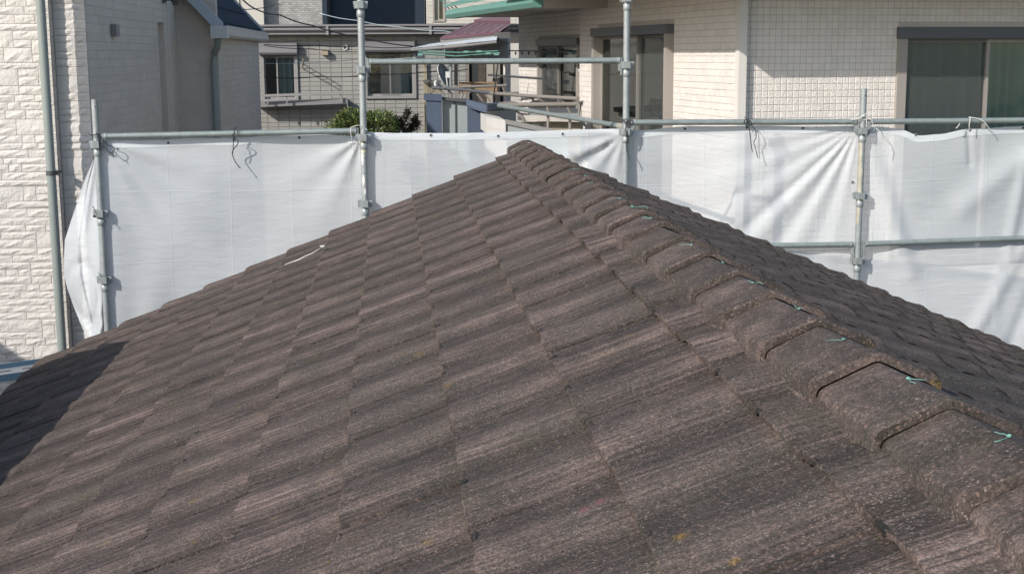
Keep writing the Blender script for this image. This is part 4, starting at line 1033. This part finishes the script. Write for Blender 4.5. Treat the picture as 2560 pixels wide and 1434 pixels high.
for k, o in enumerate(gops):
    window(OH, XV, -YV, *o, gh, fmat='grey_light', head='frame_dark', curtain='curtain', cur=((.45, 1), (.6, 1))[k], mull=(.42, .50)[k], screen=((o[0]+o[1])/2-.2, o[1]-.3) if k else False, headh=.03, fr=.05, proud=.05, name='shuttered_window', label=('left shuttered window with a pale curtain', 'right shuttered window with half drawn blind')[k], second=None)
    s = shx[k]; b = MB(); hh = s[3]-s[2]
    pr_ = [(0, 0), (-.17, 0), (-.20, .04), (-.20, hh*.45), (-.16, hh*.5), (-.17, hh*.92), (-.12, hh), (0, hh)]
    for (a, c_) in zip(pr_, pr_[1:]): b.quad(OH*1+Vector((s[0], a[0], s[2]+a[1]-OH.z)), OH+Vector((s[1], a[0], s[2]+a[1]-OH.z)), OH+Vector((s[1], c_[0], s[2]+c_[1]-OH.z)), OH+Vector((s[0], c_[0], s[2]+c_[1]-OH.z)))
    for xx in (s[0], s[1]): b.poly([OH+Vector((xx, a, s[2]+z-OH.z)) for a, z in pr_])
    b.build('shutter_box', M['grey_metal'], gh)
# eaves band: cap, gutter, joints
za, zb2 = Zh(62), Zh(84)
b = MB(); b.boxf((OH.x-1, YH-.28, zb2-.02), (gx1+2, 0, 0), (0, .30, 0), (0, 0, .03)); b.boxf((OH.x-1, YH-.32, za-.035), (gx1+2, 0, 0), (0, .36, 0), (0, 0, .035)); b.build('eave_trim', M['grey_metal'], gh)
b = MB(); nn = 8
b.grid(lambda u, v: (OH.x-1+(gx1+2)*u, YH-.20-.10*math.sin(math.pi*(1-v)*.9+.2), zb2+.01+(za-.04-zb2)*v), 1, 8); b.build('gutter', M['grey_metal'], gh, 'all')
for x in (820, 1075):
    c = MB(); c.boxf((at(x-3, 70, YH).x, YH-.325, zb2-.03), (.045, 0, 0), (0, .1, 0), (0, 0, za-zb2)); c.build('gutter_bracket', M['grey_light'], gh)
b = MB(); b.boxf((OH.x-1, YH-.3, za), (gx1+2, 0, 0), (0, 5, -.3), (0, 0, -.05)); b.build('roof', M['frame_dark'], gh)
# window balcony under the left window
wbx = empty('window_rail', (0, 0, 0), 'grey window flower rail and ledge under the left shuttered window', 'window rail')
slab(at(640, 256, YH-.35), at(867, 246, YH-.45), .3, .10, M['grey_metal'], wbx, 'ledge')
slab(at(640, 237, YH-.55), at(860, 229, YH-.55), .06, .05, M['grey_light'], wbx, 'handrail')
for x in (667, 715, 850): slab(at(x, 236 if x < 800 else 230, YH-.52), at(x+3, 236 if x < 800 else 230, YH-.52), .03, .20, M['grey_light'], wbx, 'post')
slab(at(867, 250, YH-.45), at(869, 250, YH-.45), .45, .6, M['grey_metal'], wbx, 'side_plate')
# fittings on the wall
b = MB(); q = at(805, 126, YH); b.boxf((q.x, YH-.14, at(805, 138, YH).z), (.125, 0, 0), (0, .14, 0), (0, 0, .10)); tag(b.build('wall_vent', M['tan'], None), 'small beige box vent high on the grey tiled wall', 'vent')
b = MB(); q = at(863, 119, YH); b.tube([(q.x+math.cos(a)*.045, YH-.03, q.z+math.sin(a)*.045) for a in [i*.5236 for i in range(13)]], .010, 6); tag(b.build('cable_ring', M['white'], None, 'all'), 'small white ring fixed to the grey tiled wall below the gutter', 'ring')
lb = empty('lattice_bracket', (0, 0, 0), 'rusty lattice bracket sticking out of the grey wall, casting a long shadow', 'bracket')
A0, A1 = at(757, 172, YH-.02), at(766, 140, YH-.95)
A1 = Vector((A0.x+.03, YH-.62, A0.z+.10))
for dx in (0, .09): rod([A0+Vector((dx*.2, 0, dx)), A1+Vector((dx*.2, 0, dx))], .010, M['tan'], lb, 'bar', 6)
for i in range(7): t = i/6; t2 = min(1, (i+1)/6); rod([A0.lerp(A1, t), A0.lerp(A1, t2)+Vector((.02, 0, .09))], .006, M['tan'], lb, 'lattice', 5)

# tan slatted fence, back corner
tf = empty('slatted_fence', (0, 0, 0), 'narrow tan slatted fence between grey house and blue balcony', 'fence')
slab(at(1058, 200, 23.9), at(1102, 201, 23.9), .08, .05, M['frame_dark'], tf, 'top_rail')
for i in range(10): slab(at(1060+i*4.2, 205, 24), at(1063+i*4.2, 205, 24), .03, 1.3, M['tan'], tf, 'slat')
slab(at(1059, 150, 27.9), at(1065, 150, 27.9), .1, 3, M['tan'], tf, 'post')
slab(at(1061, 160, 25), at(1067, 160, 25), .1, 3.3, M['tan'], tf, 'post')

# veranda with canopy and red roof
vh = empty('veranda_house', (0, 0, 0), 'old house with maroon roof and dark veranda beneath a white canopy', 'house')
YV_ = 24.0
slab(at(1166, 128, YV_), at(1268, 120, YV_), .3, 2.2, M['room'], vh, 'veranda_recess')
for (x0, x1, mt, y0) in ((1165, 1172, 'brown_rail', 128), (1196, 1214, 'bark', 150), (1216, 1233, 'soffit', 146), (1236, 1250, 'frame', 146), (1258, 1267, 'cream_tile', 110), (1136, 1143, 'brown_rail', 125)):
    slab(at(x0, y0, YV_-.05), at(x1, y0, YV_-.05), .04, 1.9, M[mt], vh, 'veranda_post' if x1-x0 < 10 else 'door_panel')
slab(at(1264, 90, YV_-.3), at(1276, 90, YV_-.3), .3, 3, M['cream_tile'], vh, 'corner_wall')
b = MB()
q = [at(1102, 93, 22), at(1252, 78, 22), at(1276, 60, 24), at(1178, 57, 24)]
b.poly(q); b.poly([p-ZV*.04 for p in q]); b.quad(q[0], q[1], q[1]-ZV*.04, q[0]-ZV*.04); b.build('roof', M['red_roof'], vh)
for i in range(6):
    t = (i+.5)/6; a = q[0].lerp(q[1], t); c = q[3].lerp(q[2], t); rod([a+ZV*.005, c+ZV*.005], .004, M['red_roof'], vh, 'roof_seam', 6)
q2 = [at(1185, 50, 26), at(1276, 53, 26), at(1276, 36, 27.5), at(1230, 38, 27.5)]
b = MB(); b.poly(q2); b.poly([p-ZV*.05 for p in q2]); b.quad(q2[0], q2[1], q2[1]-ZV*.05, q2[0]-ZV*.05); b.build('upper_roof', M['red_roof'], vh)
slab(at(1102, 97, 22.02), at(1252, 80, 22.02), .1, .10, M['grey_light'], vh, 'fascia')
slab(at(1186, 55, 26.02), at(1276, 56, 26.02), .1, .06, M['frame_dark'], vh, 'fascia')
slab(at(1112, 99, 23), at(1270, 84, 23), .2, .42, M['soffit'], vh, 'upper_wall')
slab(at(1238, 82, 21.9), at(1275, 80, 21.9), .3, .10, M['frame_dark'], vh, 'eave_end')
b = MB(); b.grid(lambda u, v: at(1240+34*u, 112-12*math.cos(u*1.4)+0*v, 22.2)+Vector((0, .8*v, 0)), 8, 2); b.build('curved_eave', M['soffit'], vh, 'all')
cn = empty('corrugated_canopy', (0, 0, 0), 'white corrugated canopy sheet sloping out over the veranda', 'canopy')
cp = [at(1027, 121, 20.8), at(1100, 127, 20.0), at(1241, 101, 20.8), at(1238, 96, 22.6), at(1150, 108, 22.6)]
b = MB()
def cf_(u, v):
    a = cp[0].lerp(cp[2], u); c = at(1072, 111, 22.9).lerp(at(1246, 84, 22.9), u); p = a.lerp(c, v); return p+ZV*.0025*math.sin(u*160)
b.grid(cf_, 160, 3); b.build('roof_sheet', M['canopy'], cn, 'all')
rod([cp[0]-ZV*.03, cp[0].lerp(cp[2], .5)-ZV*.04, cp[2]-ZV*.03], .024, M['grey_light'], cn, 'front_beam')
rod([at(1140, 118, 21.4), at(1140, 215, 21.4)], .030, M['brown_rail'], cn, 'post')
for k, (pts) in enumerate(([(1048, 134, 20.5), (1140, 141, 20.5), (1250, 133, 20.5)], [(1046, 129, 20.7), (1150, 132, 20.7), (1245, 128, 20.7)])):
    rod([at(*q) for q in pts], .012, M['green_metal'], cn, 'laundry_pole')
for (x, y) in ((1050, 136), (1165, 129), (1197, 128), (1220, 133), (1241, 135)):
    b = MB(); q = at(x, y, 20.4); b.boxf(q-Vector((.035, .02, .02)), (.07, 0, 0), (0, .04, 0), (0, 0, .03)); b.build('clip', M['teal'], cn)

# far buildings
fb = empty('mosaic_building', (0, 0, 0), 'building faced in fine beige mosaic tiles behind the grey house roof', 'building')
YM = 34.
OM = at(600, 30, YM); UM = lambda x: at(x, 30, YM).x-OM.x
mw_ = wall(OM, XV, -YV, 0, UM(806), GZ, 6, [], .2, M['mosaic_joint'], fb)
tiles(OM, XV, -YV, UM(655), UM(806), at(700, 66, YM).z, at(700, -20, YM).z, [], .098, .046, .010, .008, M['mosaic'], mw_, 'mosaic_tile', 0, stuff_name='mosaic_tiles', inset=.004, brick=.5)
slab(at(600, -80, YM-.3), at(655, -80, YM-.3), .2, 3, M['cladding'], fb, 'pale_pier')
nb = empty('navy_building', (0, 0, 0), 'dark navy building behind the tall left pole', 'building')
wall(at(806, 30, 36), XV, -YV, 0, at(1066, 30, 36).x-at(806, 30, 36).x, GZ, 8, [], .2, M['navy'], nb)
for i in range(26):
    slab(at(830, 62-i*4.2, 35.99), at(1066, 62-i*4.2, 35.99), .02, .035, M['navy'], nb, 'siding_board')
slab(at(815, -60, 35.9), at(822, -60, 35.9), .1, 2, M['room'], nb, 'drain_pipe')
cb = empty('cream_apartment', (0, 0, 0), 'cream sided building with narrow window beside the navy building', 'building')
YQ = 35.; OQ = at(1066, 30, YQ); UQ = lambda x: at(x, 30, YQ).x-OQ.x
cops = [(UQ(1083), UQ(1113), at(1095, 55, YQ).z, at(1095, -60, YQ).z)]
cw = wall(OQ, XV, -YV, 0, UQ(1420), GZ, 9, cops, .2, M['cladding'], cb)
courses(OQ, XV, -YV, 0, UQ(1290), at(1100, 75, YQ).z, at(1100, -30, YQ).z, cops, .075, cw, 8, M['cladding'], 1., 2., dp=.012, gap=.012)
window(OQ, XV, -YV, *cops[0], cb, fmat='frame', head='frame', cur=(0, .6), mull=.45, screen=False, headh=.03, fr=.03)
# closing street facades further back, so no gap opens on to empty sky
bkx = empty('distant_building', (0, 0, 0), 'pale building mass closing the view far behind the roofs', 'building')
b = MB(); b.box(-22, 30, 46, 52, GZ, 9); b.build('wall', M['stucco'], bkx)

# ------------------------------------------------------------------ plants
def leaf_blob(name, c, rx, ry, rz, n, lm, label, cat, seed, ls=.05, stems=5, bm=None, flat=.35):
    p = empty(name, (0, 0, 0), label, cat); r = random.Random(seed); b = MB()
    for i in range(n):
        while True:
            v = Vector((r.uniform(-1, 1), r.uniform(-1, 1), r.uniform(-flat, 1)))
            l = v.length
            if l < 1 and l > .35+.4*r.random()*0: break
        lump = 1+.13*math.sin(v.x*7+seed)+.10*math.sin(v.y*9+v.z*5)
        q = c+Vector((v.x*rx, v.y*ry, v.z*rz))*lump
        d = (v.normalized()+Vector((r.uniform(-1, 1), r.uniform(-1, 1), r.uniform(-.2, 1)))*.9).normalized(); s = ls*r.uniform(.6, 1.25)
        t = d.cross(Vector((r.uniform(-1, 1), r.uniform(-1, 1), r.uniform(-1, 1)))).normalized(); nn_ = d.cross(t)
        b.poly([q, q+d*s*.45+t*s*.26+nn_*s*.05, q+d*s, q+d*s*.45-t*s*.26+nn_*s*.05])
    f = b.build('crown', lm, p, fix=False); f['kind'] = 'stuff'
    tb = MB()
    for i in range(stems):
        a = i*6.28/stems; tip = c+Vector((math.cos(a)*rx*.6, math.sin(a)*ry*.6, rz*.4))
        base = Vector((c.x+math.cos(a)*.05, c.y, GZ if i == 0 else c.z-rz*1.2)); tb.tube([base, base.lerp(tip, .6)+Vector((0, 0, .1)), tip], [.035, .022, .008], 6)
    tb.build('trunk', M['bark'], p, 60)
    return p
c = at(908, 322, 26.5)
leaf_blob('rounded_shrub', c, .74, .5, .36, 7500, M['leaf'], 'rounded glossy green shrub showing above the sheet at the tall left pole', 'shrub', 4, ls=.055)
# dark gnarled plant beside it
r = random.Random(12); p = empty('dark_leaf_shrub', (0, 0, 0), 'gnarled shrub with nearly black leaves right of the green shrub', 'shrub')
tb = MB(); lf = MB(); Yq = 26.8
for path in ([(1010, 345), (1008, 318), (1012, 300), (1016, 290), (1020, 280), (1018, 276)], [(1010, 330), (1024, 318), (1032, 306), (1036, 298), (1040, 292)], [(1012, 335), (1030, 325), (1040, 315), (1046, 303)], [(1008, 320), (995, 305), (984, 300), (976, 305)], [(1010, 325), (1000, 312), (1002, 302)], [(1008, 312), (1000, 306), (990, 309), (982, 316)]):
    q = [at(x, y, Yq+.1*math.sin(i+path[1][0])) for i, (x, y) in enumerate(path)]; tb.tube(q, [.030*(1-.7*i/len(q)) for i in range(len(q))], 6)
    for i in range(330):
        k = r.uniform(.2, 1)*(len(q)-1); a = q[int(min(k, len(q)-2))].lerp(q[int(min(k, len(q)-2))+1], k % 1)+Vector((r.gauss(0, .035), r.gauss(0, .06), r.gauss(0, .035))); s = r.uniform(.03, .065)
        d = Vector((r.uniform(-1, 1), r.uniform(-1, 1), r.uniform(-1, 1))).normalized(); t = d.cross(Vector((.3, .5, .8))).normalized()
        lf.poly([a, a+d*s*.5+t*s*.3, a+d*s, a+d*s*.5-t*s*.3])
tb.build('trunk', M['bark'], p, 60); o = lf.build('crown', M['leaf_dark'], p, fix=False); o['kind'] = 'stuff'

# ------------------------------------------------------------------ overhead cables
def cable(pts, r, mt, label):
    q = [at(*a) for a in pts]; out = []
    for i in range(len(q)-1):
        for s in range(6): out.append(q[i].lerp(q[i+1], s/6)+ZV*(-.02*math.sin(math.pi*s/6)))
    out.append(q[-1]); b = MB(); b.tube(out, r, 5); return tag(b.build('overhead_cable', mt, None, 'all'), label, 'cable')
cable([(598, -10, 19), (640, 24, 20), (700, 38, 21), (780, 64, 22), (900, 94, 23.5), (1030, 116, 25), (1110, 126, 25)], .011, M['cable'], 'thick black cable sagging from the blue roof down across the grey wall')
cable([(800, 34, 26), (895, 52, 26), (1000, 68, 26), (1110, 78, 26), (1180, 84, 26)], .009, M['cable_pale'], 'pale cable crossing in front of the navy building')
cable([(660, 111, 22), (780, 113, 22.5), (900, 116, 23), (1030, 118, 23.5)], .007, M['cable'], 'thin dark cable level across the grey wall just below the gutter')
cable([(660, 114, 22), (780, 122, 22.5), (890, 130, 23), (960, 134, 23)], .006, M['cable'], 'thin dark cable sloping past the beige wall vent')
cable([(660, 193, 21), (800, 192, 21.3), (930, 186, 21.6), (1100, 177, 22), (1170, 173, 22)], .007, M['cable'], 'thin dark cable across both shuttered windows')
cable([(660, 158, 21), (760, 155, 21), (900, 147, 21), (1060, 142, 21)], .005, M['cable_pale'], 'very thin pale wire across the grey wall, above the others by the windows')
cable([(598, -5, 19), (602, 25, 19.3), (700, 10, 22)], .006, M['cable'], 'thin cable rising from the ridge of the blue roof')
